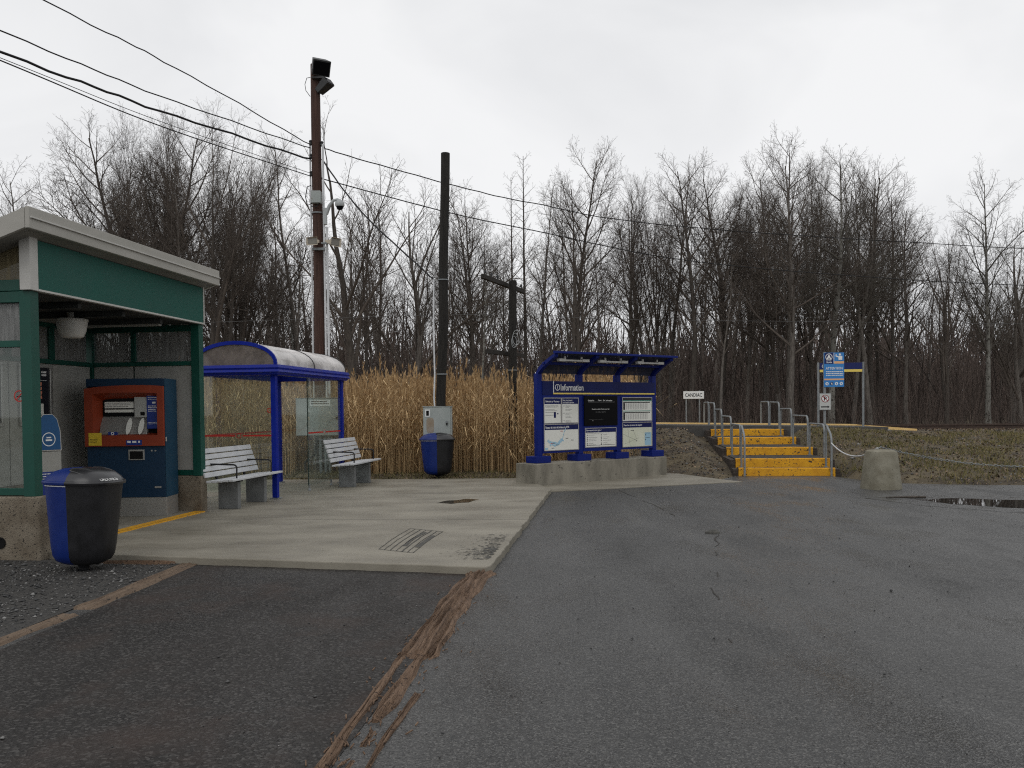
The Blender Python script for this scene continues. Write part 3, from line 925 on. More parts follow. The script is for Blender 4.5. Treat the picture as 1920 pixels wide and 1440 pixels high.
# floor of the shelter and its yellow line
part('shelter_floor', M['concrete'], TSX, (0.1, 0.02, 0.0, LX - 0.06, LY + 0.02, 0.094), bevel=0)
mb = MB()
q = []
for i in range(31):
    x = 0.12 + (LX - 0.2) * i / 30
    q.append((x, -0.085 + 0.025 * noise2(x, 1, 4, 2), 0.0986))
q2 = [(x, 0.045 + 0.03 * noise2(x, 5, 6, 8), 0.0986) for x, _, _ in q]
mb.quad(q + q2[::-1])
mb.build('painted_line', M['line_yellow'], TSX)
part('line_curb', M['line_yellow'], TSX, (0.1, -0.11, 0.03, LX - 0.062, 0.019, 0.096), bevel=0)
# posts and rails
P = 0.065
for (x, y, z0) in ((0.0, 0.0, 0.68), (LX, 0.0, 0.62), (0.0, LY + 0.1, 0.68), (LX, LY + 0.1, 0.62)):
    part('post', M['green'], TSX, (x - P, y - P, z0, x + P, y + P, 2.86))
part('rail', M['green'], TSX, (-0.04, P, 0.69, 0.04, LY + 0.03, 0.765))
part('rail', M['green'], TSX, (-0.04, P, 2.27, 0.04, LY + 0.03, 2.34))
part('rail', M['green'], TSX, (-0.06, P, 2.74, 0.06, LY + 0.03, 2.855))
part('rail', M['green'], TSX, (-0.055, P, 2.862, 0.055, LY + 0.1, 2.98))
# near side glass
g1 = part('pane', M['glass'], TSX, (-0.006, P, 0.766, 0.006, LY + 0.03, 2.269), bevel=0)
part('pane', M['dirty_glass'], TSX, (-0.006, P, 2.341, 0.006, LY + 0.03, 2.739), bevel=0)
mb = MB()
mb.add([(-0.005, 0.0, 2.982), (-0.005, LY, 2.982), (-0.005, LY, 2.99), (-0.005, 0.0, 3.42), (0.005, 0.0, 2.982), (0.005, LY, 2.982), (0.005, LY, 2.99), (0.005, 0.0, 3.42)],
       [(0, 3, 2, 1), (4, 5, 6, 7), (0, 4, 7, 3), (3, 7, 6, 2), (0, 1, 5, 4), (1, 2, 6, 5)])
mb.build('clerestory_pane', M['clerestory'], TSX)
mb = MB()
SY = 0.13
mb.ring((-0.009, SY, 1.75), 0.050, 0.062, axis='x', n=28)
mb.quad([(-0.0095, SY - 0.04, 1.785), (-0.0095, SY - 0.032, 1.793), (-0.0095, SY + 0.04, 1.715), (-0.0095, SY + 0.032, 1.707)])
stk = mb.build('no_smoking_sticker', M['red'], g1)
mb = MB()
mb.quad([(-0.0088, SY - 0.03, 1.740), (-0.0088, SY - 0.03, 1.752), (-0.0088, SY + 0.03, 1.752), (-0.0088, SY + 0.03, 1.740)])
mb.build('pictogram', M['print_black'], g1)
# sign fascia over the opening
part('sign_board', M['green_panel'], TSX, (0.02, -0.095, 2.885, LX + 0.02, -0.045, 3.40), bevel=0)
part('corner_trim', M['trim'], TSX, (-0.11, -0.105, 2.862, 0.018, 0.02, 3.42))
part('bottom_trim', M['trim'], TSX, (0.02, -0.105, 2.862, LX * 0.62, -0.04, 2.884), bevel=0.002)
part('bottom_trim', M['trim'], TSX, (LX * 0.62 + 0.006, -0.105, 2.862, LX + 0.02, -0.04, 2.884), bevel=0.002)
part('side_trim', M['trim'], TSX, (LX + 0.021, -0.105, 2.862, LX + 0.05, -0.02, 3.42), bevel=0.002)
# beams and ceiling
part('beam', M['green'], TSX, (P, LY + 0.035, 2.76, LX - P, LY + 0.16, 2.859))
part('beam', M['green'], TSX, (LX - 0.05, P, 2.76, LX + 0.05, LY + 0.03, 2.859))
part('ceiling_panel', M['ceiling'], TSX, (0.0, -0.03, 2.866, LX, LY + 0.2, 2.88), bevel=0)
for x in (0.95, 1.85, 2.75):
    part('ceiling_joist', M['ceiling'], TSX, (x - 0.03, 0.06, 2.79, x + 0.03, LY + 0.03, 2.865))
part('light_batten', M['trim'], TSX, (3.10, 0.3, 2.80, 3.16, 1.4, 2.83))
# roof
SL = -0.34
def roof_slab(mb_, x0, x1, y0, y1, zt0, th):
    zt1 = zt0 + SL * (y1 - y0)
    mb_.add([(x0, y0, zt0 - th), (x1, y0, zt0 - th), (x1, y1, zt1 - th), (x0, y1, zt1 - th), (x0, y0, zt0), (x1, y0, zt0), (x1, y1, zt1), (x0, y1, zt1)],
            [(0, 3, 2, 1), (4, 5, 6, 7), (0, 1, 5, 4), (1, 2, 6, 5), (2, 3, 7, 6), (3, 0, 4, 7)])
    return mb_
rf = roof_slab(MB(), -0.33, LX + 0.11, -0.25, LY + 0.5, 3.585, 0.12).build('roof', M['soffit'], TSX)
part('front_fascia', M['fascia'], rf, (-0.37, -0.30, 3.445, LX + 0.15, -0.251, 3.665), bevel=0.006)
part('drip_lip', M['trim'], rf, (-0.36, -0.322, 3.548, LX + 0.152, -0.301, 3.562), bevel=0.002)
for xa, xb in ((-0.372, -0.331), (LX + 0.111, LX + 0.152)):
    roof_slab(MB(), xa, xb, -0.249, LY + 0.52, 3.655, 0.205).build('side_fascia', M['fascia'], rf, bevel=0.004)
# back wall: lower panels, upper windows
n_p = 4
for i in range(n_p):
    x0 = 0.08 + (LX - 0.16) * i / n_p + 0.008
    x1 = 0.08 + (LX - 0.16) * (i + 1) / n_p - 0.008
    part('wall_panel', M['wall_panel'], TSX, (x0, LY + 0.06, 0.625, x1, LY + 0.10, 2.25), bevel=0.003)
    part('wall_panel', M['wall_panel'], TSX, (x0, LY - 0.002, 0.097, x1, LY + 0.018, 0.618), bevel=0.003) if False else None
    part('window_pane', M['dirty_glass'], TSX, (x0 + 0.05, LY + 0.08, 2.321, x1 - 0.05, LY + 0.09, 2.758), bevel=0)
    part('mullion', M['green'], TSX, (x1 - 0.05, LY + 0.05, 2.321, x1 + 0.066, LY + 0.12, 2.757)) if i < n_p - 1 else None
part('rail', M['green'], TSX, (P, LY + 0.045, 2.255, LX - P, LY + 0.13, 2.32))
part('backing', M['void'], TSX, (0.08, LY + 0.101, 0.63, LX - 0.08, LY + 0.115, 2.25), bevel=0)
# right end wall
part('wall_panel', M['wall_panel'], TSX, (LX - 0.03, 0.075, 0.705, LX + 0.01, 0.98, 2.25), bevel=0.003)
part('wall_panel', M['wall_panel'], TSX, (LX - 0.03, 1.01, 0.705, LX + 0.01, LY + 0.03, 2.25), bevel=0.003)
part('backing', M['green'], TSX, (LX + 0.011, 0.066, 0.70, LX + 0.03, LY + 0.03, 2.25), bevel=0)
part('rail', M['green'], TSX, (LX - 0.045, 0.066, 0.625, LX + 0.045, LY + 0.03, 0.70))
part('rail', M['green'], TSX, (LX - 0.045, 0.066, 2.255, LX + 0.045, LY + 0.03, 2.32))
part('mullion', M['green'], TSX, (LX - 0.04, 0.96, 2.321, LX + 0.04, 1.03, 2.758))
part('window_pane', M['dirty_glass'], TSX, (LX - 0.005, 0.066, 2.321, LX + 0.005, 0.959, 2.758), bevel=0)
part('window_pane', M['dirty_glass'], TSX, (LX - 0.005, 1.031, 2.321, LX + 0.005, LY + 0.03, 2.758), bevel=0)
# posters on the back wall: frame, sheet, print
def poster(x0, x1, z0, z1, seed):
    yw = LY + 0.06
    fr = MB()
    t = 0.045
    for q in ((x0, z0, x1, z0 + t), (x0, z1 - t, x1, z1), (x0, z0 + t, x0 + t, z1 - t), (x1 - t, z0 + t, x1, z1 - t)):
        fr.box(q[0], yw - 0.04, q[1], q[2], yw - 0.001, q[3])
    fo = fr.build('poster_frame', M['stainless'], TSX, bevel=0.006)
    MB().box(x0 + t, yw - 0.02, z0 + t, x1 - t, yw - 0.002, z1 - t).build('poster_sheet', M['poster_dark'], fo)
    w = x1 - x0
    m_ = MB()
    text_lines(m_, x0 + 0.1, z1 - 0.1, w * 0.55, 2, 0.035, 0.016, yw - 0.0215, 0.3, seed)
    text_lines(m_, x1 - 0.2, z1 - 0.09, 0.1, 2, 0.04, 0.026, yw - 0.0215, 0.0, seed + 3)
    rect(m_, x0 + 0.1, z1 - 0.22, x1 - 0.1, z1 - 0.215, yw - 0.0215)
    text_lines(m_, x0 + 0.1, z1 - 0.27, w * 0.3, 5, 0.055, 0.012, yw - 0.0215, 0.5, seed + 1)
    text_lines(m_, x0 + 0.1, z1 - 0.57, w * 0.5, 3, 0.04, 0.01, yw - 0.0215, 0.4, seed + 2)
    m_.build('print', M['white'], fo)
    m_ = MB()
    for k in range(4):
        rect(m_, x1 - 0.33, z1 - 0.29 - 0.06 * k, x1 - 0.2, z1 - 0.245 - 0.06 * k, yw - 0.0215)
    m_.build('salmon_print', M['poster_orange'], fo)
    m_ = MB()
    rect(m_, x1 - 0.24, z0 + 0.09, x1 - 0.17, z0 + 0.30, yw - 0.0215)
    m_.build('ticket_picture', M['paper'], fo)
poster(1.97, 2.62, 1.40, 2.235, 5)
poster(1.02, 1.67, 1.40, 2.235, 9)
poster(0.15, 0.75, 1.40, 2.235, 15)
# ceiling lamp
lampx, lampy = 1.85, 0.78
lp = MB().lathe([(0.0, 2.79), (0.06, 2.79), (0.06, 2.86), (0.0, 2.86)], (lampx, lampy, 0), 20).build('ceiling_lamp', M['trim'], TSX)
MB().lathe([(0.05, 2.79), (0.19, 2.775), (0.195, 2.76), (0.19, 2.745), (0.0, 2.745)], (lampx, lampy, 0), 28).build('lamp_top', M['trim'], lp, smooth=True)
MB().lathe([(0.185, 2.744), (0.182, 2.70), (0.165, 2.62), (0.14, 2.555), (0.115, 2.535), (0.0, 2.53)], (lampx, lampy, 0), 28).build('lamp_bowl', M['lamp_bowl'], lp, smooth=True)

# ------------------------------------------------------------------ ticket machine
TM = thing('ticket_machine', 'dark petrol blue ticket vending machine with an orange recessed front', 'ticket machine', (-5.98, 12.0, 0.094), R(3.5))
W, Dp, Ht = 1.07, 0.50, 1.95
zk = 0.27
mb = MB()
mb.box(0, 0.0, zk + 0.001, W, Dp, 1.0)
mb.box(0, 0.12, 1.001, W, Dp, 1.80)
mb.prism([(0.0, 1.84), (0.0, Ht), (Dp, Ht), (Dp, 1.801), (0.1, 1.801)], 'x', 0, W)
mb.build('cabinet_body', M['teal_dark'], TM, bevel=0.006)
part('side_panel', M['teal_side'], TM, (W + 0.001, 0.0, zk + 0.001, W + 0.014, Dp, Ht), bevel=0.002)
part('kick_plate', M['stainless'], TM, (0.0, 0.012, 0.0, W + 0.008, Dp, zk))
# orange bezel: arched head over a recess
bz0, bz1 = 1.0, 1.86
ring = MB()
ox0, ox1 = -0.004, W + 0.002
outer = [(ox0, bz0), (ox1, bz0), (ox1, bz1 - 0.02)] + [(ox1 + (ox0 - ox1) * k / 8, bz1 - 0.02 + 0.03 * math.sin(math.pi * k / 8) ** 0.7 - 0.03 * k / 8) for k in range(1, 8)] + [(ox0, bz1 - 0.05)]
inner = [(0.11, 1.15), (W - 0.08, 1.15), (W - 0.08, 1.74)] + [(W - 0.08 + (0.11 - W + 0.08) * k / 8, 1.74 + 0.012 * math.sin(math.pi * k / 8)) for k in range(1, 8)] + [(0.11, 1.73)]
n_ = len(outer)
v = [(x, -0.06, z) for x, z in outer] + [(x, -0.06, z) for x, z in inner] + [(x, 0.119, z) for x, z in outer] + [(x + (0.07 if x < 0.3 else -0.03), 0.119, z + (0.03 if z < 1.4 else -0.09)) for x, z in inner]
f = []
for i in range(n_):
    j = (i + 1) % n_
    f += [(i, j, j + n_, i + n_), (i + n_, j + n_, j + 3 * n_, i + 3 * n_), (i, i + 2 * n_, j + 2 * n_, j)]
bez = MB().add(v, f).build('bezel', M['orange'], TM)
# recessed control panel
ctl = MB().quad([(0.14, 0.118, 1.14), (W - 0.06, 0.118, 1.14), (W - 0.06, 0.118, 1.70), (0.14, 0.118, 1.70)]).build('control_plate', M['void'], TM)
part('display', M['screen'], ctl, (0.20, 0.095, 1.42, 0.63, 0.116, 1.68), bevel=0)
mb = MB()
rect(mb, 0.215, 1.535, 0.615, 1.625, 0.0935)
rect(mb, 0.215, 1.475, 0.615, 1.515, 0.0935)
mb.build('display_image', M['paper'], ctl)
mb = MB()
text_lines(mb, 0.225, 1.61, 0.38, 3, 0.024, 0.008, 0.092, 0.3, 4)
mb.build('display_print', M['print_grey'], ctl)
part('payment_plate', M['stainless'], ctl, (0.635, 0.06, 1.40, 0.81, 0.116, 1.70))
part('card_slot', M['void'], ctl, (0.72, 0.05, 1.43, 0.78, 0.059, 1.48))
part('instruction_label', M['machine_blue'], ctl, (0.82, 0.02, 1.24, W - 0.085, 0.117, 1.735))
mb = MB()
text_lines(mb, 0.84, 1.71, 0.18, 3, 0.025, 0.007, 0.0185, 0.2, 1)
rect(mb, 0.90, 1.595, 0.945, 1.62, 0.0185)
text_lines(mb, 0.84, 1.565, 0.18, 4, 0.024, 0.009, 0.0185, 0.4, 2)
text_lines(mb, 0.84, 1.33, 0.18, 2, 0.02, 0.005, 0.0185, 0.3, 6)
mb.build('label_print', M['white'], ctl)
# sloping shelf with keypad, slots, card readers
mb = MB()
mb.prism([(0.116, 1.42), (0.02, 1.16), (0.116, 1.15)], 'x', 0.16, 0.815)
mb.build('shelf', M['stainless'], ctl, bevel=0.003)
mb = MB()
for x0_, x1_ in ((0.19, 0.33),):
    mb.quad([(x0_, 0.035, 1.195), (x1_, 0.035, 1.195), (x1_, 0.095, 1.355), (x0_, 0.095, 1.355)])
mb.build('keypad', M['screen'], ctl)
for cx_ in (0.56, 0.73):
    v = []
    for k in range(18):
        a = 2 * math.pi * k / 18
        t_ = 0.5 + 0.5 * math.sin(a)
        v.append((cx_ + 0.035 * math.cos(a) + 0.02 * t_, 0.0 + 0.075 * t_, 1.165 + 0.23 * t_))
    mb = MB()
    mb.add(v + [(x, y - 0.02, z - 0.004) for x, y, z in v], [tuple(range(18)), tuple(range(35, 17, -1))] + [(k, (k + 1) % 18, (k + 1) % 18 + 18, k + 18) for k in range(18)])
    mb.build('slot_guard', M['paper'], ctl)
part('coin_label', M['machine_blue'], ctl, (0.30, -0.02, 1.155, 0.42, 0.02, 1.20), bevel=0)
MB().ring((0.36, -0.023, 1.178), 0.012, 0.022, n=16).build('coin_symbol', M['white'], ctl)
part('yellow_notice', M['sticker_yellow'], bez, (0.05, -0.0645, 1.012, 0.225, -0.0602, 1.19), bevel=0)
mb = MB()
text_lines(mb, 0.065, 1.10, 0.12, 3, 0.018, 0.006, -0.0655, 0.3, 3)
mb.build('notice_print', M['print_black'], bez)
part('payment_label', M['machine_blue'], bez, (0.56, -0.0645, 1.012, 0.775, -0.0602, 1.085), bevel=0)
mb = MB()
for a_, b_ in ((0.575, 0.625), (0.645, 0.70), (0.725, 0.75)):
    rect(mb, a_, 1.045, b_, 1.073, -0.0655)
mb.build('payment_marks', M['white'], bez)
part('receipt_tray', M['stainless'], TM, (0.57, -0.02, 0.80, 0.79, -0.001, 0.95))
part('tray_opening', M['void'], TM, (0.59, -0.024, 0.815, 0.77, -0.0205, 0.925), bevel=0)
part('name_plate', M['stainless'], TM, (0.92, -0.006, 0.40, 1.01, -0.001, 0.425), bevel=0)
for x in (0.89, 0.94):
    MB().lathe([(0.0, 0.0), (0.012, 0.0), (0.012, 0.01), (0, 0.01)], (0, 0, 0), 10).build('lock', M['stainless'], TM).matrix_local = Matrix.Translation((x, 0, 0.93)) @ Matrix.Rotation(R(90), 4, 'X')
part('hinge', M['trim'], TM, (W + 0.0145, -0.01, 1.06, W + 0.024, 0.01, 1.12), bevel=0)

# fare card reader behind the near post
CR = thing('card_reader', 'slim grey fare card reader post with a rounded blue head behind the green post', 'card reader', (-5.80, 10.55, 0.094), R(60))
part('column', M['wall_panel'], CR, (-0.17, -0.1, 0.0, 0.17, 0.1, 1.0), bevel=0.01)
mb = MB()
pr = [(-0.17, 1.005), (0.17, 1.005), (0.16, 1.25), (0.12, 1.40), (0.06, 1.46), (-0.06, 1.46), (-0.12, 1.40), (-0.16, 1.25)]
mb.prism(pr, 'y', -0.11, 0.1)
hd = mb.build('head', M['trim'], CR, bevel=0.006)
MB().prism([(p * 0.9, 1.02 + (q - 1.005) * 0.95) for p, q in pr], 'y', -0.118, -0.111).build('face', M['reader_blue'], hd)
mb = MB()
mb.ring((0, -0.1195, 1.15), 0.075, 0.085, n=24)
rect(mb, -0.04, 1.13, 0.04, 1.15, -0.1195)
rect(mb, -0.03, 1.165, 0.03, 1.18, -0.1195)
mb.build('face_mark', M['white'], hd)
part('instruction_label', M['machine_blue'], CR, (-0.12, -0.104, 0.35, 0.12, -0.1005, 0.75), bevel=0)
mb = MB()
text_lines(mb, -0.1, 0.73, 0.2, 5, 0.03, 0.01, -0.1055, 0.3, 8)
mb.build('label_print', M['white'], CR)

# ------------------------------------------------------------------ bins
def make_bin(label, loc, rz, tilt=(0, 0), scale=1.0):
    t = thing('litter_bin', label, 'bin', loc, rz, 'two-tone plastic litter bins')
    t.rotation_euler = (tilt[0], tilt[1], rz)
    t.scale = scale if hasattr(scale, '__len__') else (scale,) * 3
    prof = [(0.09, 0.05), (0.18, 0.065), (0.245, 0.10), (0.275, 0.155), (0.290, 0.25), (0.303, 0.40), (0.321, 0.60), (0.337, 0.80), (0.345, 0.88)]
    N = 44
    ax = 1.16
    def pt(r, z, a):
        c, s = math.cos(a), math.sin(a)
        e = 0.72
        return (ax * r * math.copysign(abs(c) ** e, c), r * math.copysign(abs(s) ** e, s), z)
    def shell(prof_, a0, a1, n):
        m_ = MB()
        v, f = [], []
        for r, z in prof_:
            for j in range(n + 1):
                v.append(pt(r, z, a0 + (a1 - a0) * j / n))
        for i in range(len(prof_) - 1):
            for j in range(n):
                f.append((i * (n + 1) + j, i * (n + 1) + j + 1, (i + 1) * (n + 1) + j + 1, (i + 1) * (n + 1) + j))
        return m_.add(v, f)
    h = math.pi / 2
    shell(prof, -h, h, N // 2).build('black_half', M['black'], t, smooth=True)
    shell(prof, h, 3 * h, N // 2).build('blue_half', M['bin_blue'], t, smooth=True)
    rim = [(0.338, 0.872), (0.368, 0.88), (0.373, 0.90), (0.366, 0.915), (0.352, 0.918)]
    shell(rim, -h, h, N // 2).build('black_rim', M['lid'], t, smooth=True)
    shell(rim, h, 3 * h, N // 2).build('blue_rim', M['bin_blue'], t, smooth=True)
    shell([(0.3455, 0.862), (0.3468, 0.871)], h, 3 * h, N // 2).build('white_stripe', M['white'], t)
    dome = [(0.352, 0.918), (0.33, 0.952), (0.27, 1.002), (0.18, 1.032), (0.08, 1.042), (0.0, 1.045)]
    lb = shell(dome, -h, h, N // 2).build('black_lid', M['lid'], t, smooth=True)
    shell(dome, h, 3 * h, N // 2).build('blue_lid', M['bin_blue'], t, smooth=True)
    # lid opening on the black side: dark lens with a raised lip
    for sgn, nm in ((-1, 'opening'), (1, 'opening')):
        v = []
        for k in range(24):
            a = 2 * math.pi * k / 24
            x = 0.12 + 0.15 * math.cos(a)
            y = sgn * (0.215 + 0.055 * math.sin(a))
            rr = math.hypot(x / ax, y)
            z = float(np.interp(rr, [0, 0.08, 0.18, 0.27, 0.33, 0.352], [1.045, 1.042, 1.032, 1.002, 0.952, 0.918])) + 0.006
            v.append((x, y, z))
        MB().quad(v if sgn > 0 else v[::-1]).build(nm, M['void'], lb)
        MB().tube(v + v[:1], 0.008, 6, caps=False).build('opening_lip', M['lid'], lb, smooth=True)
    MB().lathe([(0.0, 0.062), (0.09, 0.062), (0.06, 0.03), (0.055, 0.0), (0.13, -0.005), (0.13, -0.015), (0.0, -0.015)], (0, 0, 0), 20).build('foot', M['black'], t, smooth=True)
    return t, lb
b1, lb1 = make_bin('large blue and black litter bin standing on gravel beside the ticket shelter', (-4.27, 8.45, 0.012), R(-8), (R(-0.8), R(1.2)), scale=(0.84, 0.84, 0.97))
b2, lb2 = make_bin('blue and black litter bin on a short foot under the grey cabinet, before the reeds', (-1.64, 18.75, 0.085), R(2), scale=0.93)
# ORDURES on the near bin's black rim, bent round the rim
def rim_text(parent, s, a0, a1, zz, hh):
    lt = text(s, parent, M['white'], 0, 0, w=1.0, h=1.0)
    me = lt.data
    for v in me.vertices:
        u = v.co.x + 0.5
        a = a0 + (a1 - a0) * u
        r = 0.358 - 0.012 * (v.co.z + 0.5)
        c, s_ = math.cos(a), math.sin(a)
        e = 0.72
        rr = r - 0.018 * (v.co.z + 0.5)
        v.co = (1.16 * rr * math.copysign(abs(c) ** e, c), rr * math.copysign(abs(s_) ** e, s_), zz + hh * (v.co.z + 0.5))
rim_text(lb1, 'ORDURES', R(-34), R(2), 0.922, 0.028)

# ------------------------------------------------------------------ bus shelter
BS = thing('bus_shelter', 'blue framed glass waiting shelter with an arched translucent roof', 'shelter', (-4.02, 14.46, 0.08), math.atan2(0.987, 0.159))
BL, BW = 3.15, 1.35
zb0, zb1 = 2.10, 2.26
for (x, y) in ((0, 0), (BL, 0), (0, BW), (BL, BW)):
    po = part('post', M['blue'], BS, (x - 0.045, y - 0.045, 0.02, x + 0.045, y + 0.045, zb0), bevel=0.006)
    part('base_plate', M['steel'], po, (x - 0.075, y - 0.075, 0.0, x + 0.075, y + 0.075, 0.0195), bevel=0.003)
bmb = MB()
e_ = 0.14
pr = [(-0.10, 0.0), (0.10, 0.0), (0.10, 0.17), (-0.13, 0.17), (-0.15, 0.12), (-0.135, 0.09), (-0.155, 0.05), (-0.12, 0.03)]
def eave(mb_, a, b, nrm):
    """beam with a stepped profile between corner points, profile outward along nrm."""
    v, f = [], []
    d = (Vector(b) - Vector(a)).normalized()
    for p0, sg in ((Vector(a), -1), (Vector(b), 1)):
        for p, q in pr:
            out = -p
            v.append(p0 + Vector(nrm) * out + d * sg * max(out, -0.1) + Vector((0, 0, q)))
    n = len(pr)
    f = [(i, (i + 1) % n, (i + 1) % n + n, i + n) for i in range(n)] + [tuple(range(n)), tuple(range(2 * n - 1, n - 1, -1))]
    return mb_.add(v, f)
eave(MB(), (0, 0, zb0 + 0.001), (BL, 0, zb0 + 0.001), (0, -1, 0)).build('eave_beam', M['blue'], BS)
eave(MB(), (BL, BW, zb0 + 0.001), (0, BW, zb0 + 0.001), (0, 1, 0)).build('eave_beam', M['blue'], BS)
eave(MB(), (0, BW, zb0 + 0.001), (0, 0, zb0 + 0.001), (-1, 0, 0)).build('eave_beam', M['blue'], BS)
eave(MB(), (BL, 0, zb0 + 0.001), (BL, BW, zb0 + 0.001), (1, 0, 0)).build('eave_beam', M['blue'], BS)
zr = zb0 + 0.172
rise = 0.40
ya_, yb2 = -0.09, BW + 0.09
def arc(k, n, inset=0.0):
    t = k / n
    a = math.pi * t
    c = (ya_ + yb2) / 2
    return (c - ((yb2 - ya_) / 2 - inset) * math.cos(a), zr + (rise - inset) * math.sin(a) ** 0.9)
NA = 18
xsr = [-0.06, BL * 0.5, BL + 0.06]
for i in range(2):
    m_ = MB()
    v, f = [], []
    for x in (xsr[i] + 0.01, xsr[i + 1] - 0.01):
        for k in range(NA + 1):
            y, z = arc(k, NA)
            v.append((x, y, z))
    f = [(k, k + 1, NA + 1 + k + 1, NA + 1 + k) for k in range(NA)]
    m_.add(v, f).build('roof_sheet', M['roof_poly'], BS, smooth=True)
for i, x in enumerate((-0.085, BL * 0.5 - 0.02, BL + 0.045)):
    wd = 0.04
    m_ = MB()
    v = []
    for x_ in (x, x + wd):
        for k in range(NA + 1):
            y, z = arc(k, NA)
            v.append((x_, y, z + 0.012))
        for k in range(NA + 1):
            y, z = arc(k, NA, 0.05 if i == 0 else 0.02)
            v.append((x_, y, z))
    a_, b_, c_, d_ = 0, NA + 1, 2 * (NA + 1), 3 * (NA + 1)
    f = []
    for k in range(NA):
        f += [(a_ + k, a_ + k + 1, c_ + k + 1, c_ + k), (b_ + k, d_ + k, d_ + k + 1, b_ + k + 1), (a_ + k, b_ + k, b_ + k + 1, a_ + k + 1), (c_ + k, c_ + k + 1, d_ + k + 1, d_ + k)]
    m_.add(v, f).build('roof_rib', M['blue'] if i == 0 else M['black'], BS)
for x in (-0.065, BL + 0.065):
    v = [(x, *arc(k, NA, 0.03)) for k in range(NA + 1)]
    MB().quad(v).build('end_sheet', M['tympanum'], BS)
# glass: camera end, back in two, far end, front half
zg0, zg1 = 0.10, zb0 - 0.01
def bpane(x0, y0, x1, y1, z0=zg0, z1=zg1):
    return part('glass_pane', M['glass'], BS, (x0, y0, z0, x1, y1, z1), bevel=0)
pE = bpane(-0.005, 0.05, 0.005, BW - 0.05)
pB1 = bpane(0.05, BW - 0.005, BL / 2 - 0.008, BW + 0.005)
pB2 = bpane(BL / 2 + 0.008, BW - 0.005, BL - 0.05, BW + 0.005)
pR = bpane(BL - 0.005, 0.05, BL + 0.005, BW - 0.05)
pF = bpane(1.42, -0.005, BL - 0.05, 0.005)
part('pane_edge', M['glass_edge'], pF, (1.405, -0.007, zg0, 1.419, 0.007, zg1), bevel=0)
for x in (1.45, 2.55):
    MB().lathe([(0.0, 0.02), (0.02, 0.02), (0.02, 0.0), (0.012, -0.05), (0.03, -0.09), (0.03, -0.1), (0, -0.1)], (x, 0, 0.1), 10).build('glass_foot', M['steel'], pF)
# red warning stripes
zs = 1.06
part('red_stripe', M['red'], pE, (-0.0075, 0.06, zs, -0.0055, 0.58, zs + 0.028), bevel=0)
part('red_stripe', M['red'], pE, (-0.0075, 0.72, zs, -0.0055, BW - 0.06, zs + 0.028), bevel=0)
mk = MB().ring((-0.0078, 0.65, zs + 0.014), 0.035, 0.046, axis='x', n=24)
mk.ring((-0.0078, 0.09, 1.50), 0.03, 0.042, axis='x', n=24)
mk.quad([(-0.0079, 0.06, 1.526), (-0.0079, 0.066, 1.53), (-0.0079, 0.12, 1.476), (-0.0079, 0.114, 1.47)])
mk.build('round_sticker', M['red'], pE)
part('red_stripe', M['red'], pB1, (0.06, BW - 0.0075, zs, BL / 2 - 0.02, BW - 0.0055, zs + 0.028), bevel=0)
part('red_stripe', M['red'], pB2, (BL / 2 + 0.02, BW - 0.0075, zs, BL - 0.06, BW - 0.0055, zs + 0.028), bevel=0)
part('red_stripe', M['red'], pF, (1.43, -0.0075, zs, 2.15, -0.0055, zs + 0.028), bevel=0)
part('red_stripe', M['red'], pF, (2.29, -0.0075, zs, BL - 0.06, -0.0055, zs + 0.028), bevel=0)
MB().ring((2.22, -0.0078, zs + 0.014), 0.035, 0.046, n=24).build('round_sticker', M['red'], pF)

# ------------------------------------------------------------------ benches
def make_bench(label, loc, rz):
    t = thing('bench', label, 'bench', loc, rz, 'pale slatted benches by the waiting shelter')
    L = 1.85
    # local: x along, front towards -y, seat from y=-0.24 (front) to 0.2
    seat = [(-0.25 + 0.088 * i, 0.445 - 0.006 * i) for i in range(5)]
    for y, z in seat:
        MB().box(0, y, z, L, y + 0.078, z + 0.032).build('seat_slat', M['bench_slat'], t, bevel=0.006)
    for i in range(5):
        z = 0.50 + 0.088 * i
        y = 0.205 + 0.03 * i
        mb_ = MB()
        mb_.beam((0, y, z + 0.035), (L, y, z + 0.035), 0.03, 0.076, up=(0, 0.30, 0.95))
        mb_.build('back_slat', M['bench_slat'], t, bevel=0.006)
    for x in (0.36, 1.32):
        MB().box(x, -0.15, 0.0, x + 0.10, 0.17, 0.415).build('leg', M['bench_leg'], t, bevel=0.008)
        mb_ = MB()
        mb_.beam((x + 0.05, -0.2, 0.428), (x + 0.05, 0.19, 0.412), 0.05, 0.022)
        mb_.beam((x + 0.05, 0.205, 0.44), (x + 0.05, 0.365, 0.93), 0.05, 0.02, up=(0, 1, 0))
        mb_.build('slat_bracket', M['black'], t)
    for x in (0.28, 1.55):
        mb_ = MB()
        pts = [(x, -0.17, 0.475), (x, -0.175, 0.63)]
        pts += [(x, -0.175 + 0.05 * (1 - math.cos(a)), 0.63 + 0.05 * math.sin(a)) for a in (0.5, 1.0, 1.57)]
        pts += [(x, 0.27, 0.69)]
        mb_.tube(pts, 0.013, 8)
        mb_.build('armrest', M['black'], t, smooth=True)
    return t
BR = math.atan2(0.987, 0.13)
make_bench('near slatted bench against the green ticket shelter, before the shelter end glass', (-4.38, 12.64, 0.08), BR)
make_bench('far slatted bench in front of the shelter glass, close to the reeds', (-3.25, 16.15, 0.08), BR)

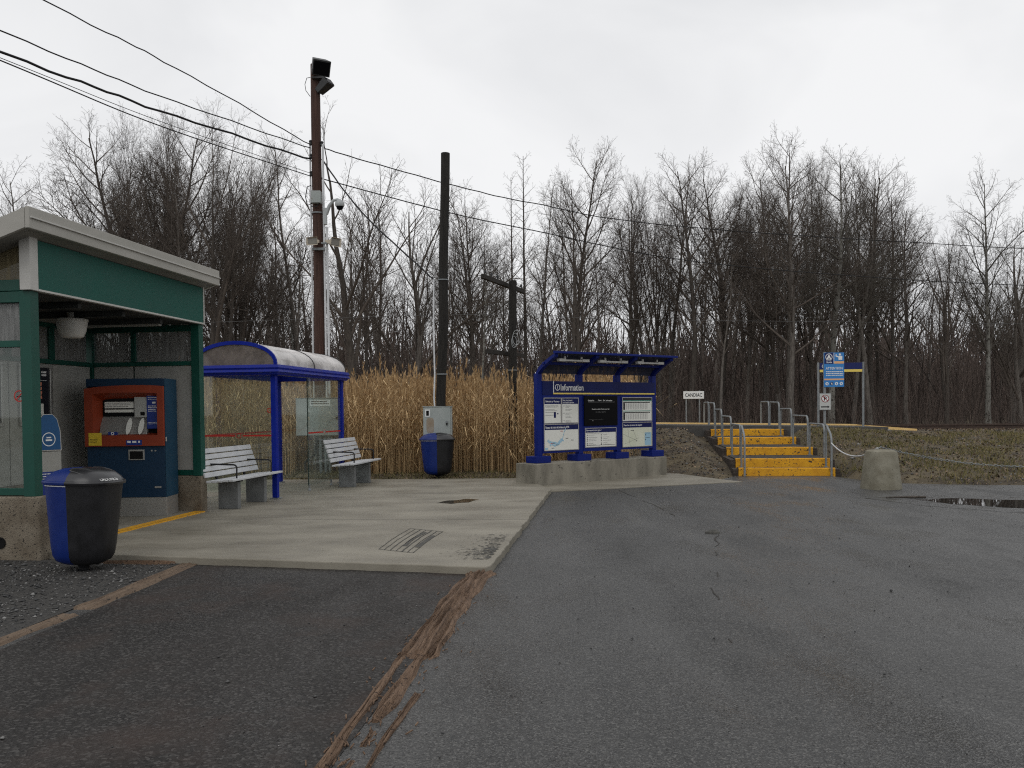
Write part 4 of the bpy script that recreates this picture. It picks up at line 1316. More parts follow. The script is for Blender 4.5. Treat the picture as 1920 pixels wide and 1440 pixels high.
# ------------------------------------------------------------------ information kiosk
KP = MB()
kz = 0.47
KI = thing('information_kiosk', 'blue information kiosk with posters, dark screen and a lit canopy on a concrete plinth', 'kiosk', (0.53, 17.2, 0), math.atan2(0.6, 0.8))
KL = 3.28
part('plinth', M['old_concrete'], KI, (-0.35, -0.32, -0.05, KL + 0.12, 0.30, kz), bevel=0.012)
kx = [0.0, KL / 3, 2 * KL / 3, KL]
for x in kx:
    po = part('post', M['kiosk_blue'], KI, (x - 0.06, -0.06, kz + 0.14, x + 0.06, 0.06, 2.27), bevel=0.006)
    part('base_box', M['kiosk_blue'], po, (x - 0.19, -0.17, kz + 0.001, x + 0.19, 0.17, kz + 0.139), bevel=0.008)
    # curved bracket arm rising forward
    arm = []
    for k in range(9):
        t_ = k / 8
        arm.append((0.02 - 0.62 * t_, 2.20 + 0.38 * (t_ ** 0.62)))
    mb = MB()
    v = []
    for xx in (x - 0.045, x + 0.045):
        for k, (y, z) in enumerate(arm):
            v.append((xx, y, z + 0.07))
            v.append((xx, y + 0.015, z - 0.05 + 0.05 * (k / 8)))
    n9 = 18
    f = []
    for k in range(8):
        a = 2 * k
        f += [(a, a + 1, a + 3, a + 2), (n9 + a, n9 + a + 2, n9 + a + 3, n9 + a + 1), (a, a + 2, n9 + a + 2, n9 + a), (a + 1, n9 + a + 1, n9 + a + 3, a + 3)]
    f += [(0, n9, n9 + 1, 1), (16, 17, n9 + 17, n9 + 16)]
    mb.add(v, f).build('canopy_arm', M['kiosk_blue'], po)
def arm_y(t_):
    return 0.02 - 0.62 * t_
def arm_z(t_):
    return 2.20 + 0.38 * (t_ ** 0.62) + 0.072
for i in range(3):
    for (ta, tb) in ((0.0, 0.42), (0.44, 1.08)):
        v = []
        n6 = 5
        for xx in (kx[i] + 0.0, kx[i + 1] - 0.0):
            for k in range(n6 + 1):
                t_ = ta + (tb - ta) * k / n6
                v.append((xx, arm_y(t_), arm_z(t_) + 0.004))
        f = [(k, k + 1, n6 + 1 + k + 1, n6 + 1 + k) for k in range(n6)]
        MB().add(v, f).build('canopy_sheet', M['canopy_glass'], KI)
    # fluorescent fitting below the canopy
    cxm = (kx[i] + kx[i + 1]) / 2
    t_ = 0.80
    y, z = arm_y(t_), arm_z(t_) - 0.10
    fx = part('canopy_light', M['trim'], KI, (cxm - 0.40, y - 0.03, z - 0.005, cxm - 0.22, y + 0.05, z + 0.05), (cxm + 0.22, y - 0.03, z - 0.005, cxm + 0.40, y + 0.05, z + 0.05), (cxm - 0.22, y - 0.02, z + 0.0, cxm + 0.22, y + 0.04, z + 0.035))
    for hx in (cxm - 0.24, cxm + 0.20):
        part('light_hanger', M['trim'], fx, (hx, y, z + 0.051, hx + 0.04, y + 0.03, z + 0.10))
part('canopy_purlin', M['kiosk_blue'], KI, (-0.06, arm_y(0.43) - 0.03, arm_z(0.43) - 0.055, KL + 0.06, arm_y(0.43) + 0.03, arm_z(0.43) - 0.005))
part('canopy_edge', M['kiosk_blue'], KI, (-0.12, arm_y(1.08) - 0.02, arm_z(1.08) - 0.03, KL + 0.12, arm_y(1.08) + 0.012, arm_z(1.08) + 0.015))
# header board
yf = -0.075
hb = part('header_board', M['navy'], KI, (-0.001 + 0.061, yf, 1.84, KL - 0.061, yf + 0.10, 2.12), bevel=0.003)
part('header_end', M['navy'], hb, (KL - 0.0605, yf, 1.84, KL + 0.0, yf + 0.012, 2.12), bevel=0)
yl = yf - 0.004
mb = MB()
rect(mb, 0.335, 1.885, 0.355, 2.118, yl)
mb.build('white_bar', M['white'], hb)
mb = MB()
rect(mb, 0.335, 1.855, KL * 0.63, 1.884, yl)
rect(mb, KL * 0.63 + 0.006, 1.855, KL - 0.01, 1.884, yl)
mb.build('yellow_bar', M['kiosk_yellow'], hb)
text('Information', hb, M['white'], 0.535, 1.995, w=0.62, h=0.135, y=yl, align='L', bold=0.01)
MB().ring((0.45, yl, 1.995), 0.053, 0.066, n=26).build('symbol_ring', M['white'], hb)
text('?', hb, M['white'], 0.45, 1.995, h=0.075, y=yl, bold=0.01)
# panels
def kpanel(x0, x1, z0, z1, name='notice_panel', m='kiosk_blue'):
    return part(name, M[m], KI, (x0, yf + 0.008, z0, x1, yf + 0.06, z1), bevel=0.003)
zt, zm, zb_ = 1.80, 1.235, 0.72
def sheet(par, x0, z0, x1, z1, m='paper', frame=True, name='poster'):
    o_ = MB()
    o_.box(x0, yf + 0.002, z0, x1, yf + 0.0075, z1)
    s_ = o_.build(name, M[m], par)
    if frame:
        fr = MB()
        t = 0.014
        for q in ((x0 - t, z0 - t, x1 + t, z0), (x0 - t, z1, x1 + t, z1 + t), (x0 - t, z0, x0, z1), (x1, z0, x1 + t, z1)):
            fr.box(q[0], yf - 0.006, q[1], q[2], yf + 0.0078, q[3])
        fr.build('poster_frame', M['stainless'], par)
    return s_
yp = yf + 0.0005
def hdr(par, x0, z0, x1, z1, m='navy'):
    mb_ = MB()
    rect(mb_, x0, z0, x1, z1, yp + 0.0004)
    return mb_.build('header_band', M[m], par)
a, b = kx[0] + 0.10, kx[1] - 0.09
pA = kpanel(kx[0] + 0.061, kx[1] - 0.061, zb_ - 0.06, zt + 0.038)
mid = a + (b - a) * 0.5
s1 = sheet(pA, a, zm + 0.04, mid - 0.016, zt - 0.03)
s2 = sheet(pA, mid + 0.016, zm + 0.04, b, zt - 0.03)
s3 = sheet(pA, a, zb_, b, zm)
hdr(s1, a, zt - 0.145, mid - 0.016, zt - 0.031)
hdr(s2, mid + 0.016, zt - 0.145, b, zt - 0.031)
hdr(s3, a, zm - 0.105, b, zm - 0.001)
text("Paiement sur l'honneur", s1, M['white'], (a + mid - 0.016) / 2, zt - 0.09, w=0.36, h=0.04, y=yp - 0.001, bold=0.012)
text("Pour tout savoir", s2, M['white'], mid + 0.04, zt - 0.07, w=0.26, h=0.035, y=yp - 0.001, align='L', bold=0.012)
text("sur l'état du service", s2, M['white'], mid + 0.04, zt - 0.115, w=0.30, h=0.035, y=yp - 0.001, align='L', bold=0.012)
text("Réseau de trains de banlieue du RTM", s3, M['white'], a + 0.03, zm - 0.055, w=0.62, h=0.045, y=yp - 0.001, align='L', bold=0.012)
mb = MB()
text_lines(mb, a + 0.03, zt - 0.17, 0.34, 3, 0.018, 0.006, yp, 0.2, 21)
text_lines(mb, a + 0.03, zt - 0.25, 0.34, 2, 0.02, 0.006, yp, 0.3, 22)
text_lines(mb, a + 0.03, zt - 0.31, 0.30, 1, 0.02, 0.008, yp, 0.2, 23)
text_lines(mb, a + 0.03, zt - 0.37, 0.25, 1, 0.02, 0.008, yp, 0.2, 24)
mb.build('print', M['print_grey'], s1)
mb = MB()
rect(mb, a + 0.25, zm + 0.14, a + 0.305, zm + 0.26, yp)
rect(mb, a + 0.34, zm + 0.21, a + 0.37, zm + 0.235, yp)
mb.build('picture', M['navy'], s1)
mb = MB()
for k in range(5):
    text_lines(mb, mid + 0.11, zt - 0.18 - 0.075 * k, 0.18, 3 if k % 2 == 0 else 2, 0.018, 0.006, yp, 0.5, 30 + k)
    if k % 2 == 0:
        rect(mb, mid + 0.06, zt - 0.195 - 0.075 * k, mid + 0.08, zt - 0.175 - 0.075 * k, yp)
mb.build('print', M['print_grey'], s2)
# network map
mb = MB()
rr = random.Random(3)
px_, pz_ = a + 0.10, zm - 0.27
for k in range(60):
    t_ = k / 59
    cxx = a + 0.10 + 0.50 * t_ + 0.03 * rr.uniform(-1, 1)
    czz = zm - 0.34 - 0.06 * math.sin(t_ * 5) + 0.04 * rr.uniform(-1, 1)
    if t_ > 0.75:
        czz = zm - 0.34 + (t_ - 0.75) * 1.0
        cxx = a + 0.46 + (t_ - 0.75) * 0.35 + 0.008 * rr.uniform(-1, 1)
    r_ = rr.uniform(0.008, 0.028) * (1 if t_ < 0.75 else 0.5)
    mb.disc((cxx, yp - 0.00002 * k, czz), r_, n=7)
rect(mb, a + 0.01, zb_ + 0.012, a + 0.09, zb_ + 0.05, yp)
mb.build('map_water', M['print_blue'], s3)
mb = MB()
for (u, w_) in ((0.22, 0.25), (0.62, 0.16), (0.2, 0.35), (0.78, 0.20), (0.6, 0.42), (0.33, 0.29)):
    rect(mb, a + (b - a) * u, zm - 0.13 - w_, a + (b - a) * u + 0.07, zm - 0.12 - w_, yp - 0.002)
mb.build('map_names', M['print_black'], s3)
mb = MB()
rect(mb, a + 0.42, zm - 0.14, a + 0.48, zm - 0.128, yp - 0.002)
rect(mb, a + 0.16, zm - 0.385, a + 0.21, zm - 0.375, yp - 0.002)
mb.build('map_marks', M['red'], s3)
# centre bay: dark screen over a poster
c0, c1 = kx[1] + 0.09, kx[2] - 0.09
pC = kpanel(kx[1] + 0.061, kx[2] - 0.061, zb_ - 0.06, zt + 0.038)
sc_ = part('screen', M['screen'], pC, (kx[1] + 0.07, yf - 0.02, zm - 0.04, kx[2] - 0.07, yf + 0.007, zt + 0.02), bevel=0.004)
ysn = yf - 0.0215
for s_, cx_, w_ in (('Destination', 0.08, 0.17), ('Départ', 0.36, 0.10), ('Quai', 0.50, 0.07), ('Information', 0.60, 0.17)):
    text(s_, sc_, M['white'], c0 + cx_, zt - 0.075, w=w_, h=0.032, y=ysn, align='L', bold=0.012)
mb = MB()
rect(mb, c0 + 0.08, zt - 0.112, c1 - 0.06, zt - 0.106, ysn)
rect(mb, c0 + 0.10, zt - 0.475, c0 + 0.5, zt - 0.473, ysn)
rect(mb, c0 + 0.20, zt - 0.51, c0 + 0.225, zt - 0.49, ysn)
mb.build('screen_rule', M['print_grey'], sc_)
text("Veuillez consulter l'horaire pour les", sc_, M['white'], (c0 + c1) / 2 - 0.02, zt - 0.26, w=0.5, h=0.03, y=ysn, bold=0.01)
text("prochains départs", sc_, M['print_grey'], (c0 + c1) / 2 - 0.02, zt - 0.32, w=0.28, h=0.028, y=ysn)
s4 = sheet(pC, c0 + 0.02, zb_ + 0.03, c1 - 0.02, zm - 0.10)
hdr(s4, c0 + 0.02, zm - 0.185, c1 - 0.02, zm - 0.101)
text("Bienvenue à votre gare !", s4, M['white'], c0 + 0.05, zm - 0.143, w=0.42, h=0.045, y=yp - 0.001, align='L', bold=0.012)
mb = MB()
text_lines(mb, c0 + 0.05, zm - 0.20, 0.68, 1, 0.02, 0.006, yp, 0.1, 41)
for k, z_ in enumerate((0.235, 0.285, 0.32, 0.355, 0.41, 0.44)):
    text_lines(mb, c0 + 0.11, zm - z_, 0.25, 1, 0.02, 0.007, yp, 0.5, 42 + k)
    text_lines(mb, c0 + 0.52, zm - z_, 0.24, 1, 0.02, 0.007, yp, 0.5, 52 + k)
mb.build('print', M['print_grey'], s4)
mb = MB()
for z_ in (0.24, 0.29, 0.325, 0.36, 0.415, 0.445):
    rect(mb, c0 + 0.06, zm - z_ - 0.012, c0 + 0.08, zm - z_ + 0.012, yp)
    rect(mb, c0 + 0.46, zm - z_ - 0.012, c0 + 0.48, zm - z_ + 0.012, yp)
rect(mb, c0 + 0.05, zb_ + 0.055, c1 - 0.05, zb_ + 0.062, yp)
mb.build('pictograms', M['print_black'], s4)
# right bay: timetable over a neighbourhood map
d0, d1 = kx[2] + 0.10, kx[3] - 0.10
pD = kpanel(kx[2] + 0.061, kx[3] - 0.061, zb_ - 0.06, zt + 0.038)
s5 = sheet(pD, d0, zm + 0.05, d1, zt - 0.02)
s6 = sheet(pD, d0, zb_, d1, zm, 'map_paper')
hdr(s5, d0, zt - 0.075, d1, zt - 0.021, 'print_black')
hdr(s6, d0, zm - 0.105, d1, zm - 0.001)
text("Dans les environs de la gare", s6, M['white'], d0 + 0.03, zm - 0.055, w=0.56, h=0.045, y=yp - 0.001, align='L', bold=0.012)
mb = MB()
rect(mb, d0, zt - 0.095, d1, zt - 0.076, yp)
rect(mb, d0, zt - 0.315, d1 - 0.03, zt - 0.30, yp)
mb.build('teal_bands', M['print_teal'], s5)
mb = MB()
for zz in (0.11, 0.33):
    rect(mb, d0 + 0.02, zt - zz - 0.02, d1 - 0.05, zt - zz, yp)
    rect(mb, d0 + 0.02, zt - zz - 0.17, d0 + 0.075, zt - zz - 0.022, yp)
mb.build('timetable_heads', M['print_black'], s5)
mb = MB()
for zz in (0.145, 0.365):
    for c_ in range(13):
        for r_ in range(7):
            rect(mb, d0 + 0.11 + c_ * 0.052, zt - zz - r_ * 0.019 - 0.008, d0 + 0.14 + c_ * 0.052, zt - zz - r_ * 0.019, yp)
mb.build('timetable_figures', M['print_grey'], s5)
mb = MB()
def mline(x0, z0, x1, z1, w_=0.004):
    d = Vector((x1 - x0, z1 - z0)).normalized()
    s_ = Vector((-d.y, d.x)) * w_ / 2
    mb.quad([(x0 - s_.x, yp, z0 - s_.y), (x1 - s_.x, yp, z1 - s_.y), (x1 + s_.x, yp, z1 + s_.y), (x0 + s_.x, yp, z0 + s_.y)])
mline(d0 + 0.01, zm - 0.24, d0 + 0.45, zm - 0.40)
mline(d0 + 0.15, zm - 0.12, d0 + 0.22, zm - 0.5)
mline(d0 + 0.3, zm - 0.12, d0 + 0.42, zm - 0.36)
mline(d0 + 0.05, zm - 0.46, d0 + 0.5, zm - 0.33)
mb.build('map_roads', M['print_grey'], s6)
mb = MB()
rect(mb, d1 - 0.22, zb_ + 0.01, d1 - 0.02, zm - 0.22, yp + 0.0003)
mb.build('map_legend', M['print_blue'], s6)
mb = MB()
for z_ in (0.27, 0.37):
    rect(mb, d1 - 0.20, zm - z_ - 0.02, d1 - 0.18, zm - z_ + 0.01, yp - 0.001)
    rect(mb, d1 - 0.20, zm - z_ + 0.03, d1 - 0.06, zm - z_ + 0.037, yp - 0.001)
rect(mb, d0 + 0.24, zm - 0.175, d0 + 0.34, zm - 0.165, yp - 0.001)
rect(mb, d0 + 0.40, zm - 0.41, d0 + 0.42, zm - 0.39, yp - 0.001)
mb.build('map_marks', M['print_black'], s6)

# ------------------------------------------------------------------ poles
def bent_pole(z0, z1, r0, r1, lean=(0, 0), n=14, sides=14, wob=0.012, seed=0.0):
    pts, rad = [], []
    for i in range(n + 1):
        t = i / n
        z = z0 + (z1 - z0) * t
        pts.append((lean[0] * t + wob * noise2(z, seed, 0.5, 4.0 + seed), lean[1] * t + wob * noise2(z, seed, 0.5, 8.0 + seed), z))
        rad.append((r0 + (r1 - r0) * t) * (1 + 0.03 * noise2(z, seed, 2.2, 1.0)))
    return MB().tube(pts, rad, sides)

LP = thing('light_pole', 'tall brown wooden pole with floodlights, camera and horn speakers', 'light pole', (-4.70, 21.0, 0.05))
bent_pole(-0.3, 9.95, 0.145, 0.11, seed=1.0).build('pole', M['pole_brown'], LP, smooth=True)
def flood(cx, cz, w, h, d, tilt, yaw, name='floodlight'):
    mb_ = MB()
    # tapered housing, wide glass front towards -y
    v = [(-w / 2, -d / 2, -h / 2), (w / 2, -d / 2, -h / 2), (w / 2, -d / 2, h / 2), (-w / 2, -d / 2, h / 2),
         (-w / 2 * 0.75, d / 2, -h / 2 * 0.3), (w / 2 * 0.75, d / 2, -h / 2 * 0.3), (w / 2 * 0.75, d / 2, h / 2), (-w / 2 * 0.75, d / 2, h / 2)]
    mb_.add(v, [(0, 1, 2, 3), (4, 7, 6, 5), (0, 4, 5, 1), (1, 5, 6, 2), (2, 6, 7, 3), (3, 7, 4, 0)])
    o_ = mb_.build(name, M['floodlight'], LP, bevel=0.01)
    o_.matrix_local = Matrix.Translation((cx, -0.12, cz)) @ Matrix.Rotation(yaw, 4, 'Z') @ Matrix.Rotation(tilt, 4, 'X')
    g_ = MB().box(-w / 2 * 0.86, -d / 2 - 0.012, -h / 2 * 0.8, w / 2 * 0.86, -d / 2 - 0.001, h / 2 * 0.8).build('lens', M['screen'], o_)
    return o_
flood(0.14, 9.84, 0.44, 0.37, 0.32, R(28), R(28))
flood(0.24, 9.36, 0.26, 0.22, 0.38, R(-38), R(62))
part('floodlight_bracket', M['floodlight'], LP, (-0.05, -0.2, 9.55, 0.22, 0.0, 9.60), (0.08, -0.1, 9.28, 0.2, -0.02, 9.33))
MB().tube([(-0.11, -0.06, 9.62), (-0.19, -0.08, 9.60), (-0.24, -0.08, 9.45), (-0.22, -0.08, 9.30), (-0.12, -0.06, 9.16)], 0.008, 6).build('lamp_wire', M['cable'], LP, smooth=True)
part('junction_box', M['cabinet'], LP, (-0.09, -0.26, 6.55, 0.13, -0.10, 6.84), bevel=0.01)
MB().tube([(-0.08, -0.2, 6.55), (-0.2, -0.2, 6.5), (-0.24, -0.2, 6.7), (-0.2, -0.18, 6.95), (-0.12, -0.12, 7.0)], 0.012, 6).build('box_wire', M['cable'], LP, smooth=True)
MB().tube([(0.1, -0.2, 6.55), (0.02, -0.22, 6.46), (-0.1, -0.22, 6.47)], 0.012, 6).build('box_wire', M['cable'], LP, smooth=True)
# dome camera on a swan neck
ca = MB().box(0.17, -0.16, 6.05, 0.25, -0.06, 6.45).build('camera_mount', M['camera_grey'], LP, bevel=0.01)
MB().tube([(0.23, -0.11, 6.3), (0.32, -0.13, 6.5), (0.42, -0.15, 6.62), (0.52, -0.16, 6.64), (0.58, -0.17, 6.60)], [0.05, 0.042, 0.036, 0.036, 0.05], 10).build('camera_arm', M['camera_grey'], ca, smooth=True)
MB().lathe([(0.0, 6.62), (0.07, 6.615), (0.11, 6.57), (0.115, 6.50), (0.10, 6.47), (0.0, 6.47)], (0.58, -0.17, 0), 20).build('camera_housing', M['camera_grey'], ca, smooth=True)
MB().lathe([(0.085, 6.469), (0.08, 6.43), (0.055, 6.395), (0.0, 6.38)], (0.58, -0.17, 0), 20).build('camera_dome', M['screen'], ca, smooth=True)
# horn speakers
def horn(cx, cy, cz, yaw, s=1.0):
    mb_ = MB()
    v = []
    for (w, h, y) in ((0.10, 0.08, 0.16), (0.10, 0.09, 0.05), (0.16, 0.12, -0.05), (0.30, 0.19, -0.16), (0.33, 0.21, -0.17)):
        v += [(-w / 2 * s, y * s, -h / 2 * s), (w / 2 * s, y * s, -h / 2 * s), (w / 2 * s, y * s, h / 2 * s), (-w / 2 * s, y * s, h / 2 * s)]
    f = [(0, 1, 2, 3)]
    for k in range(4):
        for j in range(4):
            f.append((k * 4 + j, (k + 1) * 4 + j, (k + 1) * 4 + (j + 1) % 4, k * 4 + (j + 1) % 4))
    mb_.add(v, f)
    o_ = mb_.build('horn_speaker', M['cream'], LP)
    o_.matrix_local = Matrix.Translation((cx, cy, cz)) @ Matrix.Rotation(yaw, 4, 'Z') @ Matrix.Rotation(R(8), 4, 'X')
    m2 = MB().box(-0.13 * s, -0.135 * s, -0.075 * s, 0.13 * s, -0.13 * s, 0.075 * s).build('horn_throat', M['soffit'], o_)
horn(-0.02, -0.26, 5.62, R(-15), 0.9)
horn(0.36, -0.16, 5.62, R(55))
part('speaker_bracket', M['steel'], LP, (-0.10, -0.2, 5.42, 0.20, -0.13, 5.48), (0.1, -0.14, 5.58, 0.30, -0.10, 5.62))
for (x, y, r, z0, z1) in ((0.17, -0.08, 0.026, 0.2, 8.0), (0.235, -0.06, 0.03, 0.2, 6.0), (-0.155, -0.02, 0.022, 0.2, 8.1)):
    MB().tube([(x, y, z0), (x, y, z1)], r, 8).build('conduit', M['conduit'], LP, smooth=True)
for z in (6.35,):
    MB().lathe([(0.15, -0.015), (0.152, -0.015), (0.152, 0.015), (0.15, 0.015)], (0, 0, z), 16).build('strap', M['steel'], LP)
for z, x in ((8.02, 0.14), (7.72, -0.13), (8.05, -0.13), (7.3, -0.13)):
    MB().lathe([(0.0, -0.06), (0.03, -0.06), (0.045, -0.03), (0.03, 0.0), (0.045, 0.03), (0.03, 0.06), (0, 0.06)], (x, -0.05, z), 10).build('insulator', M['floodlight'], LP, smooth=True)

DPole = thing('wooden_pole', 'bare black wooden pole with a white conduit rising behind the far bin', 'pole', (-1.63, 19.4, 0.05))
bent_pole(-0.3, 7.3, 0.115, 0.10, lean=(0.17, 0), seed=3.0, wob=0.05).build('pole', M['pole_black'], DPole, smooth=True)
MB().tube([(-0.11, -0.1, 1.55), (-0.125, -0.1, 1.8), (-0.10, -0.11, 2.3), (-0.115, -0.1, 3.2), (-0.10, -0.09, 4.45)], 0.018, 8).build('conduit', M['conduit'], DPole, smooth=True)
for z in (2.32, 4.45):
    MB().lathe([(0.123, -0.012), (0.126, -0.012), (0.126, 0.012), (0.123, 0.012)], (0.17 * z / 7.3, 0, z), 16).build('strap', M['steel'], DPole)

TP = thing('telegraph_pole', 'short dark telegraph pole with two crossarms among the reeds', 'telegraph pole', (0.0, 20.6, 0.05))
bent_pole(-0.3, 4.6, 0.108, 0.095, lean=(0.06, 0), seed=5.0, wob=0.02).build('pole', M['pole_black'], TP, smooth=True)
for (z, a, b) in ((4.52, (-0.50, -1.30), (0.46, 1.30)), (2.86, (-0.45, -0.8), (0.42, 0.9))):
    d_ = Vector((b[0] - a[0], b[1] - a[1], 0)).normalized()
    off = Vector((-d_.y, d_.x, 0)) * 0.14
    ar = MB().beam((a[0] + off.x, a[1] + off.y, z), (b[0] + off.x, b[1] + off.y, z), 0.085, 0.105).build('crossarm', M['pole_grey'], TP, bevel=0.008)
    for k in ((0.06, 0.2, 0.34, 0.8, 0.94) if z > 4 else (0.9,)):
        p = Vector((a[0], a[1], z)).lerp(Vector((b[0], b[1], z)), k) + off
        MB().lathe([(0.0, 0.055), (0.01, 0.055), (0.01, 0.09), (0.028, 0.10), (0.03, 0.13), (0.02, 0.16), (0.0, 0.165)], p, 8).build('insulator', M['floodlight'], ar, smooth=True)
for k in range(3):
    pts = []
    for j in range(17):
        a = 2 * math.pi * j / 16
        pts.append((0.07 + 0.03 * k + (0.06 + 0.015 * k) * math.cos(a), -0.13 - 0.012 * k, 3.12 + 0.05 * k + (0.14 + 0.02 * k) * math.sin(a)))
    MB().tube(pts, 0.005, 5, caps=False).build('wire_coil', M['camera_grey'], TP, smooth=True)
for z in (1.05, 1.75, 2.45):
    MB().lathe([(0.108, -0.01), (0.112, -0.01), (0.112, 0.01), (0.108, 0.01)], (0.03, 0, z), 14).build('strap', M['steel'], TP)

# ------------------------------------------------------------------ electrical cabinets
def cabinet(label, loc, w, h, d, legs, rusty=False, rz=0.0):
    t = thing('electrical_cabinet', label, 'cabinet', loc, rz, 'grey electrical cabinets before the reeds')
    zz = legs
    part('case', M['cabinet'], t, (-w / 2, 0.0, zz, w / 2, d, zz + h), bevel=0.01)
    dr = part('door', M['cabinet'], t, (-w / 2 + 0.012, -0.022, zz + 0.012, w / 2 - 0.03, -0.001, zz + h - 0.012), bevel=0.006)
    part('rain_lip', M['cabinet'], t, (-w / 2 - 0.012, -0.03, zz + h + 0.001, w / 2 + 0.012, d, zz + h + 0.014), bevel=0.003)
    part('handle', M['steel'], dr, (w / 2 - 0.13, -0.055, zz + h * 0.5, w / 2 - 0.085, -0.023, zz + h * 0.5 + 0.05), bevel=0.005)
    part('padlock', M['void'], dr, (w / 2 - 0.125, -0.06, zz + h * 0.5 - 0.05, w / 2 - 0.09, -0.03, zz + h * 0.5 - 0.002), bevel=0.005)
    return t, dr, zz
c1, d1_, z1_ = cabinet('wide grey electrical cabinet on pipes seen through the shelter glass', (-4.55, 20.1, 0.06), 1.08, 0.88, 0.36, 0.92)
part('notice_plate', M['sign_white'], d1_, (-0.2, -0.027, z1_ + 0.70, 0.28, -0.0225, z1_ + 0.84), bevel=0)
mb = MB()
text_lines(mb, -0.17, z1_ + 0.82, 0.42, 2, 0.05, 0.025, -0.0282, 0.3, 71)
mb.build('plate_print', M['print_black'], d1_)
for x in (0.0, 0.12, 0.22):
    MB().tube([(x, 0.15, -0.1), (x, 0.15, 0.919)], 0.035, 8).build('supply_pipe', M['steel'], c1, smooth=True)
MB().tube([(-0.35, 0.1, -0.1), (-0.36, 0.1, 0.3), (-0.1, 0.12, 0.5), (-0.05, 0.12, 0.919)], 0.025, 8).build('supply_pipe', M['cable'], c1, smooth=True)
c2, d2_, z2_ = cabinet('square grey electrical cabinet with a rust stain fixed to the bare pole', (-1.66, 19.02, 0.06), 0.64, 0.72, 0.24, 0.85)
part('meter_window', M['sign_white'], d2_, (-0.27, -0.03, z2_ + 0.50, -0.16, -0.0225, z2_ + 0.66), bevel=0.003)
part('meter_glass', M['void'], d2_, (-0.245, -0.034, z2_ + 0.525, -0.185, -0.0305, z2_ + 0.635), bevel=0)
mb = MB()
v = []
for k in range(16):
    a = 2 * math.pi * k / 16
    v.append((-0.16 + 0.085 * math.copysign(abs(math.cos(a)) ** 0.5, math.cos(a)), -0.0235, z2_ + 0.31 + 0.17 * math.copysign(abs(math.sin(a)) ** 0.5, math.sin(a))))
mb.quad(v).build('rust_stain', M['rust'], d2_)

# ------------------------------------------------------------------ overhead lines
def cable(label, pts, r, m='cable', wavy=0.0, sub=10, name='overhead_cable'):
    P_ = [Vector(p) for p in pts]
    out = []
    for i in range(len(P_) - 1):
        p0 = P_[max(i - 1, 0)]
        p1, p2 = P_[i], P_[i + 1]
        p3 = P_[min(i + 2, len(P_) - 1)]
        for k in range(sub):
            t = k / sub
            out.append(0.5 * ((2 * p1) + (-p0 + p2) * t + (2 * p0 - 5 * p1 + 4 * p2 - p3) * t * t + (-p0 + 3 * p1 - 3 * p2 + p3) * t ** 3))
    out.append(P_[-1])
    if wavy:
        out = [p + Vector((0, 0, wavy * math.sin(i * 1.9) + wavy * 0.6 * math.sin(i * 0.83 + 1))) for i, p in enumerate(out)]
    o_ = MB().tube(out, r, 6).build(name, M[m], None, smooth=True)
    return tag(o_, label, 'cable', 'overhead cables')
def extend(pts, t):
    a, b = Vector(pts[0]), Vector(pts[1])
    return [tuple(a + (a - b) * t)] + pts
cable('uppermost black cable slanting from the sky to the light pole', extend([(-8.07, 15.0, 8.75), (-6.74, 17.5, 8.55), (-4.84, 20.95, 8.05)], 3.0), 0.012, wavy=0.012)
cable('second black cable from the top, running to the light pole', extend([(-7.94, 13.5, 7.56), (-6.8, 16.8, 7.74), (-4.84, 20.95, 7.97)], 2.0), 0.012, wavy=0.010)
cable('thick twisted cable bundle running to the light pole', extend([(-7.95, 13.5, 7.23), (-6.8, 16.8, 7.45), (-4.84, 20.95, 7.70)], 2.0), 0.021, wavy=0.016)
cable('lower of the two close thin cables slanting past the green shelter roof', extend([(-7.95, 13.5, 7.10), (-6.81, 16.8, 7.16), (-4.84, 20.95, 7.29)], 2.0), 0.011)
cable('upper of the two close thin cables slanting past the green shelter roof', extend([(-7.95, 13.5, 7.14), (-6.81, 16.8, 7.25), (-4.84, 20.95, 7.36)], 2.0), 0.006)
cable('upper wire running from the light pole across the wood', [(-4.55, 21.0, 8.02), (-4.16, 21.3, 7.93), (-1.64, 23.0, 7.61), (0.68, 24.5, 7.43), (5.44, 27.0, 7.25), (19.78, 33.0, 7.54), (45, 43.5, 8.4)], 0.014, wavy=0.006)
cable('lower wire running from the light pole across the wood', [(-4.58, 21.0, 7.24), (-1.65, 23.0, 6.85), (0.67, 24.5, 6.66), (5.43, 27.0, 6.21), (12.01, 30.0, 6.11), (19.78, 33.0, 6.13), (45, 43.0, 6.6)], 0.014)
cable('cable dropping steeply from the light pole to the bare black pole', [(-4.56, 20.95, 7.69), (-3.49, 20.4, 6.25), (-1.72, 19.4, 4.50)], 0.018, wavy=0.006)
cable('lowest pale wire strung level in front of the trunks', [(-40, 33.0, 4.2), (-4.68, 33.0, 5.2), (4.23, 33.0, 4.98), (12.81, 33.0, 4.80), (20.39, 33.5, 4.72), (50, 34, 4.8)], 0.007, 'grey_cable')

